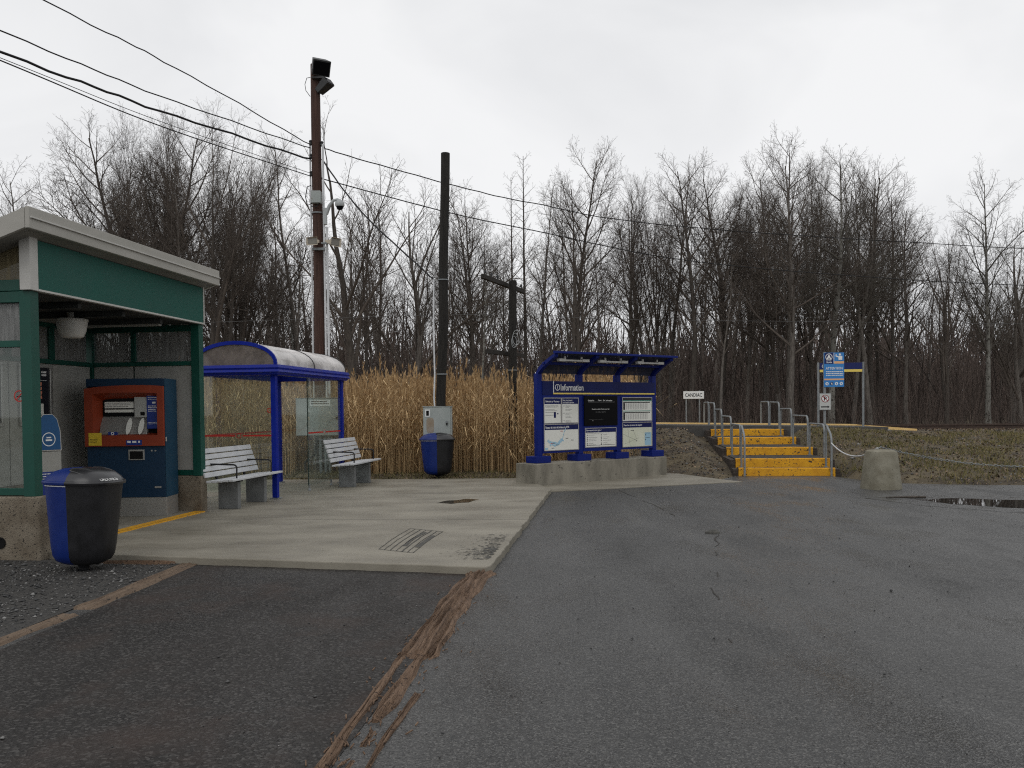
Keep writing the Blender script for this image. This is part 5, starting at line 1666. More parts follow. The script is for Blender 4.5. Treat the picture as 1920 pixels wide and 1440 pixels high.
# ------------------------------------------------------------------ signs
SP = thing('sign_post', 'steel post carrying the blue ATTENTION train sign and a no parking sign', 'sign', (7.33, 20.0, 0.1), R(-4))
MB().tube([(0, 0, -0.3), (0, 0, 2.72)], 0.032, 10).build('post', M['steel'], SP, smooth=True)
aw0, aw1 = -0.03, 0.43
zA0, zA1 = 1.90, 2.70
zsplit = 2.44
bd = part('attention_sign', M['sign_blue'], SP, (aw0, -0.06, zA0, aw1, -0.04, zA1), bevel=0.003)
ya = -0.0625
mb = MB()
rect(mb, aw0 + 0.01, zsplit, aw0 + 0.215, zA1 - 0.006, ya)
mb.build('train_panel', M['sign_navy'], bd)
cx_, cz_ = aw0 + 0.112, zsplit + 0.155
mb = MB()
mb.ring((cx_, ya - 0.0012, cz_ + 0.005), 0.066, 0.080, n=24)
mb.quad([(cx_ - 0.055, ya - 0.0013, cz_ - 0.05), (cx_ - 0.03, ya - 0.0013, cz_ - 0.05), (cx_ + 0.008, ya - 0.0013, cz_ + 0.035), (cx_ - 0.012, ya - 0.0013, cz_ + 0.05)])
mb.quad([(cx_ + 0.055, ya - 0.0014, cz_ - 0.05), (cx_ + 0.03, ya - 0.0014, cz_ - 0.05), (cx_ - 0.008, ya - 0.0014, cz_ + 0.035), (cx_ + 0.012, ya - 0.0014, cz_ + 0.05)])
rect(mb, cx_ - 0.009, cz_ - 0.06, cx_ + 0.009, cz_ + 0.06, ya - 0.0015)
rect(mb, cx_ - 0.055, cz_ - 0.073, cx_ + 0.055, cz_ - 0.055, ya - 0.0012)
mb.build('train_emblem', M['white'], bd)
text('TRAIN', bd, M['white'], cx_, zsplit + 0.035, w=0.13, h=0.034, y=ya - 0.001, bold=0.02)
mb = MB()
rect(mb, aw0 + 0.22, zsplit + 0.005, aw0 + 0.232, zA1 - 0.006, ya)
# hand-up figure pictogram
fx, fz = aw0 + 0.36, zsplit + 0.09
mb.disc((fx, ya - 0.0006, fz + 0.125), 0.026, n=14)
rect(mb, fx - 0.032, fz - 0.0, fx + 0.055, fz + 0.09, ya - 0.0006)
mb.quad([(fx - 0.033, ya - 0.0008, fz + 0.088), (fx - 0.033, ya - 0.0008, fz + 0.058), (fx - 0.095, ya - 0.0008, fz + 0.075), (fx - 0.095, ya - 0.0008, fz + 0.10)])
rect(mb, fx - 0.095, fz + 0.075, fx - 0.075, fz + 0.135, ya - 0.001)
mb.build('figure_pictogram', M['white'], bd)
mb = MB()
rect(mb, aw0 + 0.235, zsplit + 0.004, aw1 - 0.006, zsplit + 0.058, ya)
rect(mb, aw0 + 0.006, zA0 + 0.16, aw1 - 0.006, zA0 + 0.195, ya)
mb.build('peach_band', M['sign_orange'], bd)
text('ATTENTION', bd, M['white'], (aw0 + aw1) / 2, zsplit - 0.105, w=0.38, h=0.06, y=ya - 0.001, bold=0.012)
mb = MB()
text_lines(mb, aw0 + 0.045, zsplit - 0.175, 0.40, 3, 0.042, 0.018, ya - 0.001, 0.08, 81)
mb.build('sign_print', M['white'], bd)
for k in range(4):
    cxx = aw0 + 0.068 + 0.108 * k
    MB().disc((cxx, ya - 0.001, zA0 + 0.078), 0.037, n=20).build('round_symbol', M['white'] if k != 1 else M['sign_navy'], bd)
    mb = MB()
    rect(mb, cxx - 0.01, zA0 + 0.06, cxx + 0.012, zA0 + 0.096, ya - 0.0022)
    mb.quad([(cxx - 0.022, ya - 0.002, zA0 + 0.095), (cxx - 0.016, ya - 0.002, zA0 + 0.10), (cxx + 0.024, ya - 0.002, zA0 + 0.062), (cxx + 0.018, ya - 0.002, zA0 + 0.057)])
    mb.build('symbol_mark', M['sign_blue'] if k != 1 else M['white'], bd)
np_ = part('no_parking_sign', M['steel'], SP, (-0.14, -0.055, 1.36, 0.135, -0.04, 1.755), bevel=0.01)
part('sign_sheet', M['sign_grey'], np_, (-0.127, -0.059, 1.373, 0.122, -0.0552, 1.742), bevel=0)
yn = -0.0605
mb = MB()
cN = (-0.003, 1.632)
mb.disc((cN[0], yn, cN[1]), 0.082, n=28)
mb.build('white_disc', M['sign_white'], np_)
text('P', np_, M['print_black'], cN[0] + 0.004, cN[1], h=0.10, y=yn - 0.001, bold=0.03)
mb = MB()
mb.ring((cN[0], yn - 0.0015, cN[1]), 0.072, 0.088, n=30)
q_ = 0.055
mb.quad([(cN[0] - q_ - 0.006, yn - 0.002, cN[1] + q_ - 0.006), (cN[0] - q_ + 0.006, yn - 0.002, cN[1] + q_ + 0.006), (cN[0] + q_ + 0.006, yn - 0.002, cN[1] - q_ + 0.006), (cN[0] + q_ - 0.006, yn - 0.002, cN[1] - q_ - 0.006)])
mb.build('prohibition_ring', M['sign_red'], np_)
mb = MB()
rect(mb, -0.10, 1.425, 0.055, 1.452, yn)
mb.quad([(0.05, yn - 0.0005, 1.408), (0.10, yn - 0.0005, 1.4385), (0.05, yn - 0.0005, 1.469)])
mb.build('arrow', M['print_black'], np_)

GS = thing('station_name_sign', 'dark blue Gare platform sign with a yellow stripe on two posts', 'sign', (9.30, 25.9, 0.86), R(-5))
for x in (0.0, 1.32):
    MB().tube([(x, 0, -0.4), (x, 0, 2.02)], 0.035, 8).build('post', M['steel'], GS, smooth=True)
sb = part('sign_panel', M['sign_navy'], GS, (0.036, -0.03, 1.72, 1.284, 0.03, 2.0), bevel=0.003)
mb = MB()
rect(mb, 0.036, 1.725, 1.284, 1.80, -0.033)
mb.build('yellow_stripe', M['kiosk_yellow'], sb)
text('Gare', sb, M['white'], 0.10, 1.905, w=0.22, h=0.10, y=-0.033, align='L', bold=0.01)

CS = thing('town_name_sign', 'small white CANDIAC name board on two thin posts', 'sign', (5.95, 29.6, 0.98), R(-8))
for x in (0.1, 0.55):
    MB().tube([(x, 0.03, -0.3), (x, 0.03, 1.16)], 0.025, 8).build('post', M['steel'], CS, smooth=True)
sb = part('sign_panel', M['sign_white'], CS, (0.0, -0.02, 0.88, 0.70, 0.0, 1.14), bevel=0.003)
text('CANDIAC', sb, M['print_black'], 0.35, 1.01, w=0.58, h=0.13, y=-0.0225, bold=0.015)

# ------------------------------------------------------------------ bollards and chains
def bollard(label, loc, rz):
    t = thing('concrete_bollard', label, 'bollard', loc, rz, 'tapered concrete bollards at the edge of the bank')
    prof = [(0.335, -0.08), (0.335, 0.02), (0.30, 0.35), (0.262, 0.66), (0.245, 0.70), (0.20, 0.725), (0.10, 0.735), (0.0, 0.737)]
    v, f = [], []
    N = 28
    for r, z in prof:
        for j in range(N):
            a = 2 * math.pi * j / N
            c, s = math.cos(a), math.sin(a)
            e = 0.75
            rr = r * (1 + 0.012 * noise2(a * 2, z * 3, 1.0, 6.0))
            v.append((rr * math.copysign(abs(c) ** e, c), rr * math.copysign(abs(s) ** e, s), z))
    for i in range(len(prof) - 1):
        for j in range(N):
            f.append((i * N + j, i * N + (j + 1) % N, (i + 1) * N + (j + 1) % N, (i + 1) * N + j))
    MB().add(v, f).build('block', M['bollard'], t, smooth=True)
    MB().tube([(0.06, 0, 0.72), (0.06, 0, 0.76), (0.0, 0, 0.78), (-0.06, 0, 0.76), (-0.06, 0, 0.72)], 0.012, 6).build('chain_eye', M['steel'], t, smooth=True)
    return t
bollard('squat tapered concrete bollard with a chain, right of the yellow stairs', (6.9, 15.95, 0.0), R(20))
bo2 = bollard('second concrete bollard at the far end of the chain', (11.6, 14.6, 0.0), R(50))
def hang(a, b, sag, n):
    a, b = Vector(a), Vector(b)
    return [a.lerp(b, i / n) - Vector((0, 0, sag * 4 * (i / n) * (1 - i / n))) for i in range(n + 1)]
lk = MB()
pts = hang((6.96, 15.95, 0.76), (11.55, 14.62, 0.76), 0.33, 96)
for i in range(96):
    p, q = pts[i], pts[i + 1]
    d = (q - p).normalized()
    side = d.cross(Vector((0, 0, 1))).normalized()
    if i % 2:
        side = side.cross(d).normalized()
    c = (p + q) / 2
    loop = []
    for k in range(8):
        a = 2 * math.pi * k / 8
        loop.append(c + d * math.cos(a) * 0.032 + side * math.sin(a) * 0.016)
    lk.tube(loop + loop[:1], 0.006, 4, caps=False)
tag(lk.build('chain', M['steel'], None), 'galvanised link chain hanging from the concrete bollard across the grass bank', 'chain')
pts = hang((7.085, 18.94, 0.74), (6.84, 15.97, 0.76), 0.22, 20)
tag(MB().tube(pts, 0.013, 7).build('barrier_rope', M['conduit'], None, smooth=True), 'pale barrier rope sagging between the lowest rail hoop and the bollard', 'rope')

# ------------------------------------------------------------------ timbers on the ground
def rotten(mb_, line, width, height, n=60, m_=9, seed=0.0, ragged=0.35):
    """heightfield strip along a ground line with deep grain ridges and ragged sides."""
    P_ = [Vector((*p, 0)) for p in line]
    L = sum((b - a).length for a, b in zip(P_, P_[1:]))
    v, f = [], []
    for i in range(n + 1):
        t = i / n
        s = t * (len(P_) - 1)
        k = min(int(s), len(P_) - 2)
        c = P_[k].lerp(P_[k + 1], s - k)
        d = (P_[k + 1] - P_[k]).normalized()
        sd = Vector((d.y, -d.x, 0))
        end = min(1.0, t / 0.03, (1 - t) / 0.03)
        w = width * (1 + ragged * noise2(t * L, seed, 2.4, 11 + seed)) * (0.55 + 0.45 * end)
        for j in range(m_ + 1):
            u = j / m_ - 0.5
            prof = max(0.0, 1 - (abs(u) * 2) ** 5)
            g = 0.5 + 0.65 * noise2(u * 9 + 0.4 * noise2(t * L, 0, 1.3, seed), t * L * 0.9, 1.0, 20 + seed) + 0.3 * noise2(u * 22, t * L * 1.7, 1.0, 31 + seed)
            z = height * prof * max(0.08, g) * end - 0.004
            pp = c + sd * (u * w + 0.012 * noise2(t * L * 3, u * 3, 1.0, 7 + seed))
            v.append((pp.x, pp.y, z))
    for i in range(n):
        for j in range(m_):
            a = i * (m_ + 1) + j
            f.append((a, a + 1, a + m_ + 2, a + m_ + 1))
    return mb_.add(v, f)
rt = thing('rotten_timber', 'rotten reddish brown timber splintering along the asphalt joint', 'timber', (0, 0, 0))
rotten(MB(), [(-0.30, 8.12), (-0.40, 7.45), (-0.50, 6.5), (-0.61, 5.25)], 0.27, 0.075, n=130, m_=26, seed=1.0).build('timber_body', M['timber'], rt)
for i, (ln, w_, h_) in enumerate(([[(-0.70, 5.45), (-0.735, 5.0), (-0.80, 4.2), (-0.86, 3.4), (-0.92, 2.6)], 0.05, 0.04], [[(-0.57, 5.35), (-0.61, 4.95), (-0.66, 4.55), (-0.70, 4.2)], 0.085, 0.05],
                                  [[(-0.53, 4.65), (-0.575, 4.25), (-0.63, 3.8), (-0.67, 3.2)], 0.035, 0.03], [[(-0.69, 4.1), (-0.705, 3.9)], 0.05, 0.02], [[(-0.72, 3.75), (-0.74, 3.6)], 0.03, 0.02], [[(-0.46, 5.75), (-0.53, 5.3)], 0.045, 0.05])):
    rotten(MB(), ln, w_, h_, n=60, m_=8, seed=3.0 + i, ragged=0.9).build('splinter', M['timber'], rt)
rnd = random.Random(5)
mb = MB()
for k in range(260):
    t = rnd.random() ** 0.8
    y = 8.0 - 5.2 * t
    x = -0.30 - 0.11 * (8.1 - y) + rnd.gauss(0, 0.10)
    a = rnd.gauss(1.45, 0.5)
    l_ = rnd.uniform(0.01, 0.05)
    mb.beam((x, y, 0.008), (x + l_ * math.cos(a), y + l_ * math.sin(a), 0.010 + rnd.uniform(0, 0.008)), 0.006, 0.006)
tag(mb.build('splinter_crumbs', M['timber'], rt), kind='stuff')
pk = thing('edging_plank', 'flat weathered plank edging the gravel in front of the slab', 'plank', (0, 0, 0))
rotten(MB(), [(-3.31, 8.80), (-3.36, 7.9), (-3.41, 7.1), (-3.44, 6.72)], 0.22, 0.032, n=70, m_=12, seed=12.0, ragged=0.12).build('plank_body', M['plank'], pk)
pk2 = thing('edging_plank', 'crumbled plank end half buried in gravel at the picture edge', 'plank', (0, 0, 0))
rotten(MB(), [(-3.46, 6.6), (-3.54, 5.9), (-3.62, 5.0)], 0.20, 0.028, n=60, m_=12, seed=17.0, ragged=0.5).build('plank_body', M['plank'], pk2)
pk3 = thing('edging_timber', 'brown timber lying under the slab edge behind the near bin', 'plank', (0, 0, 0))
rotten(MB(), [(-4.4, 8.80), (-3.7, 8.72), (-3.46, 8.71)], 0.10, 0.05, n=30, m_=8, seed=19.0, ragged=0.2).build('timber_body', M['timber'], pk3)

# a few small things lying about
tw = thing('broken_branch', 'dark broken stick lying on the asphalt near the bollard', 'stick', (6.62, 14.25, 0.0), R(-12))
MB().tube([(-0.35, 0, 0.012), (-0.1, 0.02, 0.016), (0.1, -0.01, 0.02), (0.28, 0.03, 0.02)], [0.008, 0.014, 0.022, 0.018], 6).build('stick', M['bark_dark'], tw, smooth=True)
pc = thing('asphalt_lump', 'small dark lump of broken asphalt on the lot before the stairs', 'rubble', (2.46, 10.48, 0.0))
mb = MB()
mb.lathe([(0.09, -0.01), (0.085, 0.02), (0.05, 0.045), (0.0, 0.04)], (0, 0, 0), 9)
mb.v = [(x * (1 + 0.3 * noise2(x * 9, y * 9, 1, 2)), y * 0.6, z * (1 + 0.5 * noise2(x * 12, y * 12, 1, 5))) for x, y, z in mb.v]
mb.build('lump', M['stain'], pc)

# ------------------------------------------------------------------ scattered stones, litter, grass
def scatter_stones(name, pts, sizes, label, seed=1, m='stone', bright=None):
    r_ = np.random.default_rng(seed)
    n = len(pts)
    base = np.array([(1, 0, 0), (0, 1, 0), (-1, 0, 0), (0, -1, 0), (0, 0, 1), (0, 0, -1)], float)
    tri = np.array([(0, 1, 4), (1, 2, 4), (2, 3, 4), (3, 0, 4), (1, 0, 5), (2, 1, 5), (3, 2, 5), (0, 3, 5)])
    ang = r_.uniform(0, 6.28, n)
    jit = r_.uniform(0.6, 1.25, (n, 6, 1))
    v = base[None] * jit * sizes[:, None, None]
    v[:, :, 2] *= 0.6
    c, s = np.cos(ang)[:, None], np.sin(ang)[:, None]
    x = v[:, :, 0] * c - v[:, :, 1] * s
    y = v[:, :, 0] * s + v[:, :, 1] * c
    v = np.stack([x, y, v[:, :, 2]], -1) + pts[:, None, :]
    t = (tri[None] + (np.arange(n) * 6)[:, None, None]).reshape(-1, 3)
    var = r_.random(n) ** 2.2 if bright is None else bright
    me = np_mesh(name, v.reshape(-1, 3), t, M[m], np.repeat(var, 6))
    o_ = link(name, me)
    return tag(o_, label, 'gravel', kind='stuff')
n = 16000
gx = rng.uniform(-7.5, -3.35, n)
gy = rng.uniform(3.0, 8.95, n)
lim = -3.42 - 0.085 * (8.8 - gy) + rng.normal(0, 0.05, n)
ok = (gx < lim)
gx, gy = gx[ok], gy[ok]
sz = rng.gamma(2.5, 0.0026, len(gx)) + 0.003
scatter_stones('gravel', np.stack([gx, gy, 0.008 + sz * 0.3], -1), sz, 'loose wet grey gravel on the ground around the near bin', 2, bright=rng.random(len(gx)) ** 3.2)
n = 3200
gx = rng.uniform(-4.5, 12, n)
gy = 2.5 + 14 * rng.random(n) ** 1.5
inslab = (gx < 0.1 + (gy - 8.1) * 0.08) & (gy > 8.0 - (gx + 0.26) * 0.24)
gx, gy = gx[~inslab], gy[~inslab]
sz = rng.gamma(2.2, 0.0016, len(gx)) + 0.002
scatter_stones('grit', np.stack([gx, gy, 0.004 + sz * 0.4], -1), sz, 'scattered grit and small pebbles on the asphalt', 3, bright=np.where(rng.random(len(gx)) < 0.68, 0.02, rng.random(len(gx))))

def bank_points(n, x0, x1, y0, y1, seed):
    r_ = np.random.default_rng(seed)
    out = []
    while len(out) < n:
        x, y = r_.uniform(x0, x1), r_.uniform(y0, y1)
        d = y - yb(x)
        if d < -0.05:
            continue
        if x < 0.25 and y < 18.3:
            continue
        # keep the stair run clear
        lx = (x - 5.12) * math.cos(R(7.6)) - (y - 19.28) * math.sin(R(7.6))
        ly = (x - 5.12) * math.sin(R(7.6)) + (y - 19.28) * math.cos(R(7.6))
        if -0.15 < lx < SW + 0.15 and ly > -0.1:
            continue
        if y > py_near(x) - 0.1 and x < 12.6 and y < py_far(x) + 0.1:
            continue
        out.append((x, y, ground_h(x, y)))
    return np.array(out)
bp = bank_points(12000, 2.6, 22, 16.2, 28.5, 4)
bp = bp[(bp[:, 0] < 5.3) | (np.random.default_rng(1).random(len(bp)) < 0.45)]
sz = rng.gamma(2.2, 0.006, len(bp)) + 0.004
bp[:, 2] += sz * 0.2
scatter_stones('bank_gravel', bp, sz, 'dark gravel and pebbles strewn over the bank beside the stairs', 5)

def flakes(name, pts, size, label, m, seed, cat, tilt=0.5, elong=1.6, var_pow=1.3):
    r_ = np.random.default_rng(seed)
    n = len(pts)
    a = r_.uniform(0, 6.28, n)
    s = size * r_.uniform(0.5, 1.5, n)
    ux = np.stack([np.cos(a), np.sin(a), r_.normal(0, tilt, n)], -1) * (s * elong)[:, None]
    uy = np.stack([-np.sin(a), np.cos(a), r_.normal(0, tilt, n)], -1) * s[:, None]
    mid_ = pts + np.array([0, 0, 0.012])
    v = np.stack([mid_ - ux, mid_ + uy, mid_ + ux, mid_ - uy + np.array([0, 0, 0.3]) * s[:, None]], 1)
    q = np.arange(n * 4).reshape(n, 4)
    me = np_mesh(name, v.reshape(-1, 3), None, M[m], np.repeat(r_.random(n) ** var_pow, 4), quads=q)
    return tag(link(name, me), label, cat, kind='stuff')
bp = bank_points(26000, -9, 24, 16.0, 29.0, 6)
flakes('leaf_litter', bp, 0.017, 'dead leaves and straw strewn over the bank and before the reeds', 'leaf', 6, 'litter')

def blades(name, pts, h0, h1, w, label, m, seed, cat, lean=0.35):
    r_ = np.random.default_rng(seed)
    n = len(pts)
    a = r_.uniform(0, 6.28, n)
    h = r_.uniform(h0, h1, n)
    side = np.stack([np.cos(a), np.sin(a), np.zeros(n)], -1) * w
    b2 = r_.uniform(0, 6.28, n)
    l_ = r_.uniform(0, lean, n) * h
    tip = pts + np.stack([np.cos(b2) * l_, np.sin(b2) * l_, h], -1)
    v = np.stack([pts - side, pts + side, tip], 1)
    t = np.arange(n * 3).reshape(n, 3)
    me = np_mesh(name, v.reshape(-1, 3), t, M[m], np.repeat(r_.random(n), 3))
    return tag(link(name, me), label, cat, kind='stuff')
gp_ = bank_points(60000, 7.0, 24, 15.9, 27.5, 8)
keep = np.array([noise2(p[0], p[1], 0.9, 13.0) + 0.4 * noise2(p[0], p[1], 3.0, 2.0) + np.random.default_rng(i).uniform(-0.3, 0.45) > 0.05 for i, p in enumerate(gp_)])
keep &= ~((gp_[:, 1] > 25.5))
blades('bank_grass', gp_[keep], 0.04, 0.13, 0.008, 'short patchy winter grass on the bank behind the chain', 'grass', 9, 'grass', lean=1.1)
gp2 = bank_points(9000, -9, 3.4, 18.3, 20.6, 10)
blades('verge_grass', gp2, 0.02, 0.09, 0.006, 'flattened straw and grass at the foot of the reeds', 'grass', 12, 'grass', lean=1.6)

# ------------------------------------------------------------------ reeds
def build_reeds(n, seed):
    r_ = np.random.default_rng(seed)
    X = r_.uniform(-13, 4.3, n)
    Y = 19.75 + 5.2 * r_.random(n) ** 1.35
    nz = np.array([noise2(x, 0, 0.6, 2.0) for x in X])
    front = 19.75 + 0.35 * nz + 0.1
    edge = 2.45 + (Y - 20.4) * 0.30 + r_.normal(0, 0.22, n)
    okk = (Y > front) & (X < edge)
    # leave a small gap at the poles and cabinets
    for (px, py_, rad) in ((-4.7, 20.6, 0.35), (-1.63, 19.4, 0.35), (0.0, 20.6, 0.22)):
        okk &= ((X - px) ** 2 + (Y - py_) ** 2) > rad ** 2
    okk &= ~((np.abs(X + 4.55) < 0.62) & (Y < 20.6))
    X, Y = X[okk], Y[okk]
    n = len(X)
    Z = np.array([ground_h(x, y) for x, y in zip(X, Y)]) - 0.02
    hn = np.array([noise2(x, y, 0.45, 6.0) for x, y in zip(X, Y)])
    Hh = 2.10 + 0.28 * hn + r_.normal(0, 0.20, n)
    Hh[r_.random(n) < 0.05] += 0.35
    short = r_.random(n) < 0.18
    Hh[short] *= r_.uniform(0.4, 0.85, short.sum())
    bent = r_.random(n) < 0.05
    la = r_.uniform(0, 6.28, n)
    ll = np.abs(r_.normal(0, 0.085, n)) * Hh
    ll[bent] = r_.uniform(0.35, 0.9, bent.sum()) * Hh[bent]
    Hh[bent] *= 0.72
    dx, dy = np.cos(la) * ll, np.sin(la) * ll
    segs = 4
    ts = np.linspace(0, 1, segs + 1)
    rad = r_.uniform(0.0045, 0.0085, n)
    V, T, VAR = [], [], []
    off = 0
    var = np.clip(r_.normal(0.45, 0.24, n), 0, 1)
    # stems: three-sided prisms
    P_ = np.stack([np.stack([X + dx * t ** 2, Y + dy * t ** 2, Z + Hh * t * (1 - 0.06 * t)], -1) for t in ts], 1)
    a3 = np.array([0, 2.094, 4.189])
    ring_ = np.stack([np.cos(a3), np.sin(a3), np.zeros(3)], -1)
    taper = 1 - 0.65 * ts
    sv = P_[:, :, None, :] + ring_[None, None] * (rad[:, None, None, None] * taper[None, :, None, None])
    nv = (segs + 1) * 3
    quad = []
    for i in range(segs):
        for j in range(3):
            quad.append((i * 3 + j, i * 3 + (j + 1) % 3, (i + 1) * 3 + (j + 1) % 3, (i + 1) * 3 + j))
    Q = (np.array(quad)[None] + (np.arange(n) * nv)[:, None, None]).reshape(-1, 4)
    V.append(sv.reshape(-1, 3))
    VAR.append(np.repeat(var, nv))
    off = n * nv
    # leaves: narrow drooping blades, two triangles + tip
    nl = 3
    for k in range(nl):
        t = r_.uniform(0.25, 0.9, n)
        b = np.stack([X + dx * t ** 2, Y + dy * t ** 2, Z + Hh * t * (1 - 0.06 * t)], -1)
        a = r_.uniform(0, 6.28, n)
        L = r_.uniform(0.18, 0.5, n)
        d = np.stack([np.cos(a), np.sin(a), np.zeros(n)], -1)
        w = np.stack([-np.sin(a), np.cos(a), np.zeros(n)], -1) * r_.uniform(0.004, 0.011, n)[:, None]
        up = r_.uniform(0.2, 0.9, n)
        m1 = b + d * (L * 0.5)[:, None] + np.array([0, 0, 1.0]) * (L * 0.5 * up)[:, None]
        tip = b + d * L[:, None] + np.array([0, 0, 1.0]) * (L * (up - 0.7))[:, None]
        lv = np.stack([b - w * 0.5, b + w * 0.5, m1 + w, m1 - w, tip], 1)
        V.append(lv.reshape(-1, 3))
        VAR.append(np.repeat(np.clip(var + r_.normal(0.18, 0.25, n), 0, 1), 5))
        Q = np.concatenate([Q, np.array([0, 1, 2, 3])[None] + off + (np.arange(n) * 5)[:, None]])
        T.append(np.array([3, 2, 4])[None] + off + (np.arange(n) * 5)[:, None])
        off += n * 5
    # plumes: clusters of thin slivers at the top
    idx = np.where((r_.random(n) < 0.62) & ~short & ~bent)[0]
    npl = len(idx)
    top = P_[idx, -1]
    dirr = np.stack([dx[idx] * 0.6, dy[idx] * 0.6, Hh[idx]], -1)
    dirr /= np.linalg.norm(dirr, axis=1)[:, None]
    pvar = np.clip(var[idx] * 0.55 + 0.02, 0, 1)
    for k in range(9):
        a = r_.uniform(0, 6.28, npl)
        L = r_.uniform(0.08, 0.19, npl)
        st_ = top - dirr * (r_.uniform(-0.02, 0.2, npl))[:, None]
        d = dirr * 0.9 + np.stack([np.cos(a), np.sin(a), np.zeros(npl)], -1) * 0.28
        s_ = np.stack([-np.sin(a), np.cos(a), np.zeros(npl)], -1) * 0.011
        e = st_ + d * L[:, None]
        mm = st_ + d * (L * 0.45)[:, None]
        lv = np.stack([st_, mm + s_, e, mm - s_], 1)
        V.append(lv.reshape(-1, 3))
        VAR.append(np.repeat(pvar, 4))
        Q = np.concatenate([Q, np.arange(4)[None] + off + (np.arange(npl) * 4)[:, None]])
        off += npl * 4
    me = np_mesh('reeds', np.concatenate(V), np.concatenate(T), M['reed'], np.concatenate(VAR), quads=Q)
    return tag(link('reeds', me), 'tall stand of dry golden reeds behind the shelters and the kiosk', 'reeds', kind='stuff')
build_reeds(11000, 21)

# ------------------------------------------------------------------ trees
class Tree:
    def __init__(self, seed):
        self.r = random.Random(seed)
        self.tubes = {}
    def emit(self, lvl, pts, r0, r1):
        sides = (9, 6, 4, 3, 3, 3)[lvl]
        self.tubes.setdefault((0 if lvl == 0 else 1, len(pts), sides), []).append((pts, r0, r1))
    def grow(self, p, d, L, r0, lvl, prm):
        R_ = self.r
        nseg = prm['seg'][lvl]
        pts = [p]
        dirs = [d]
        dx, dy, dz = d
        wob, up = prm['wob'][lvl], prm['up'][lvl]
        sl = L / nseg
        for i in range(nseg):
            dx += R_.gauss(0, wob)
            dy += R_.gauss(0, wob)
            dz += R_.gauss(0, wob) + up
            k = 1.0 / math.sqrt(dx * dx + dy * dy + dz * dz)
            dx, dy, dz = dx * k, dy * k, dz * k
            p = (p[0] + dx * sl, p[1] + dy * sl, p[2] + dz * sl)
            pts.append(p)
            dirs.append((dx, dy, dz))
        tip = prm['tip'][lvl]
        self.emit(lvl, pts, r0, max(0.0045, r0 * tip))
        if lvl >= prm['max']:
            return
        cnt = prm['cnt'][lvl]
        n = int(cnt * (0.7 + 0.6 * R_.random()) * (1 if lvl == 0 else min(1.6, max(0.4, L / prm['ref'][lvl]))) + 0.5)
        t0 = prm['t0'][lvl]
        ga = R_.uniform(0, 6.28)
        for c in range(n):
            t = t0 + (1 - t0) * ((c + R_.random()) / n) ** prm['pw'][lvl]
            t = min(t, 0.985)
            s = t * nseg
            i = min(int(s), nseg - 1)
            f = s - i
            a, b = pts[i], pts[i + 1]
            q = (a[0] + (b[0] - a[0]) * f, a[1] + (b[1] - a[1]) * f, a[2] + (b[2] - a[2]) * f)
            pd = dirs[i + 1]
            ga += 2.4 + R_.uniform(-0.6, 0.6)
            ang = prm['ang'][lvl] * R_.uniform(0.7, 1.3)
            # perpendicular frame
            ux, uy, uz = (pd[1], -pd[0], 0.0) if abs(pd[2]) < 0.95 else (1.0, 0.0, 0.0)
            k = 1.0 / math.sqrt(ux * ux + uy * uy + uz * uz + 1e-9)
            ux, uy, uz = ux * k, uy * k, uz * k
            vx, vy, vz = pd[1] * uz - pd[2] * uy, pd[2] * ux - pd[0] * uz, pd[0] * uy - pd[1] * ux
            ca, sa = math.cos(ga), math.sin(ga)
            px, py_, pz_ = ux * ca + vx * sa, uy * ca + vy * sa, uz * ca + vz * sa
            cs, sn = math.cos(ang), math.sin(ang)
            nd = (pd[0] * cs + px * sn, pd[1] * cs + py_ * sn, pd[2] * cs + pz_ * sn)
            shape = prm['shape'](t, lvl)
            nl = L * prm['len'][lvl] * shape * R_.uniform(0.75, 1.2)
            pr_ = r0 * (1 - (1 - tip) * t)
            nr = min(pr_ * 0.8, max(0.005, prm['rad'][lvl] * nl))
            self.grow(q, nd, nl, nr, lvl + 1, prm)
    def mesh(self, which, name, m):
        V, Q, off = [], [], 0
        for (w, npt, sides), lst in self.tubes.items():
            if w != which:
                continue
            P_ = np.array([t[0] for t in lst])
            ra = np.array([t[1] for t in lst])
            rb = np.array([t[2] for t in lst])
            n = len(lst)
            T_ = np.empty_like(P_)
            T_[:, 1:-1] = P_[:, 2:] - P_[:, :-2]
            T_[:, 0] = P_[:, 1] - P_[:, 0]
            T_[:, -1] = P_[:, -1] - P_[:, -2]
            T_ /= np.linalg.norm(T_, axis=-1, keepdims=True) + 1e-9
            ref = np.where(np.abs(T_[..., 2:3]) > 0.9, np.array([1.0, 0.1, 0]), np.array([0.05, 0, 1.0]))
            s = np.cross(T_, ref)
            s /= np.linalg.norm(s, axis=-1, keepdims=True) + 1e-9
            u = np.cross(s, T_)
            tt = np.linspace(0, 1, npt)
            rr = ra[:, None] + (rb - ra)[:, None] * tt[None]
            if which == 0:
                rr = rr * (1 + 0.35 * np.exp(-tt * 28))[None]
            a = np.arange(sides) * 2 * np.pi / sides
            v = P_[:, :, None] + (s[:, :, None] * np.cos(a)[None, None, :, None] + u[:, :, None] * np.sin(a)[None, None, :, None]) * rr[:, :, None, None]
            V.append(v.reshape(-1, 3))
            q = np.array([(i * sides + j, i * sides + (j + 1) % sides, (i + 1) * sides + (j + 1) % sides, (i + 1) * sides + j) for i in range(npt - 1) for j in range(sides)])
            Q.append((q[None] + off + (np.arange(n) * npt * sides)[:, None, None]).reshape(-1, 4))
            off += n * npt * sides
        me = np_mesh(name, np.concatenate(V), None, m, quads=np.concatenate(Q))
        if which == 0:
            me.polygons.foreach_set('use_smooth', np.ones(len(me.polygons), bool))
        return me

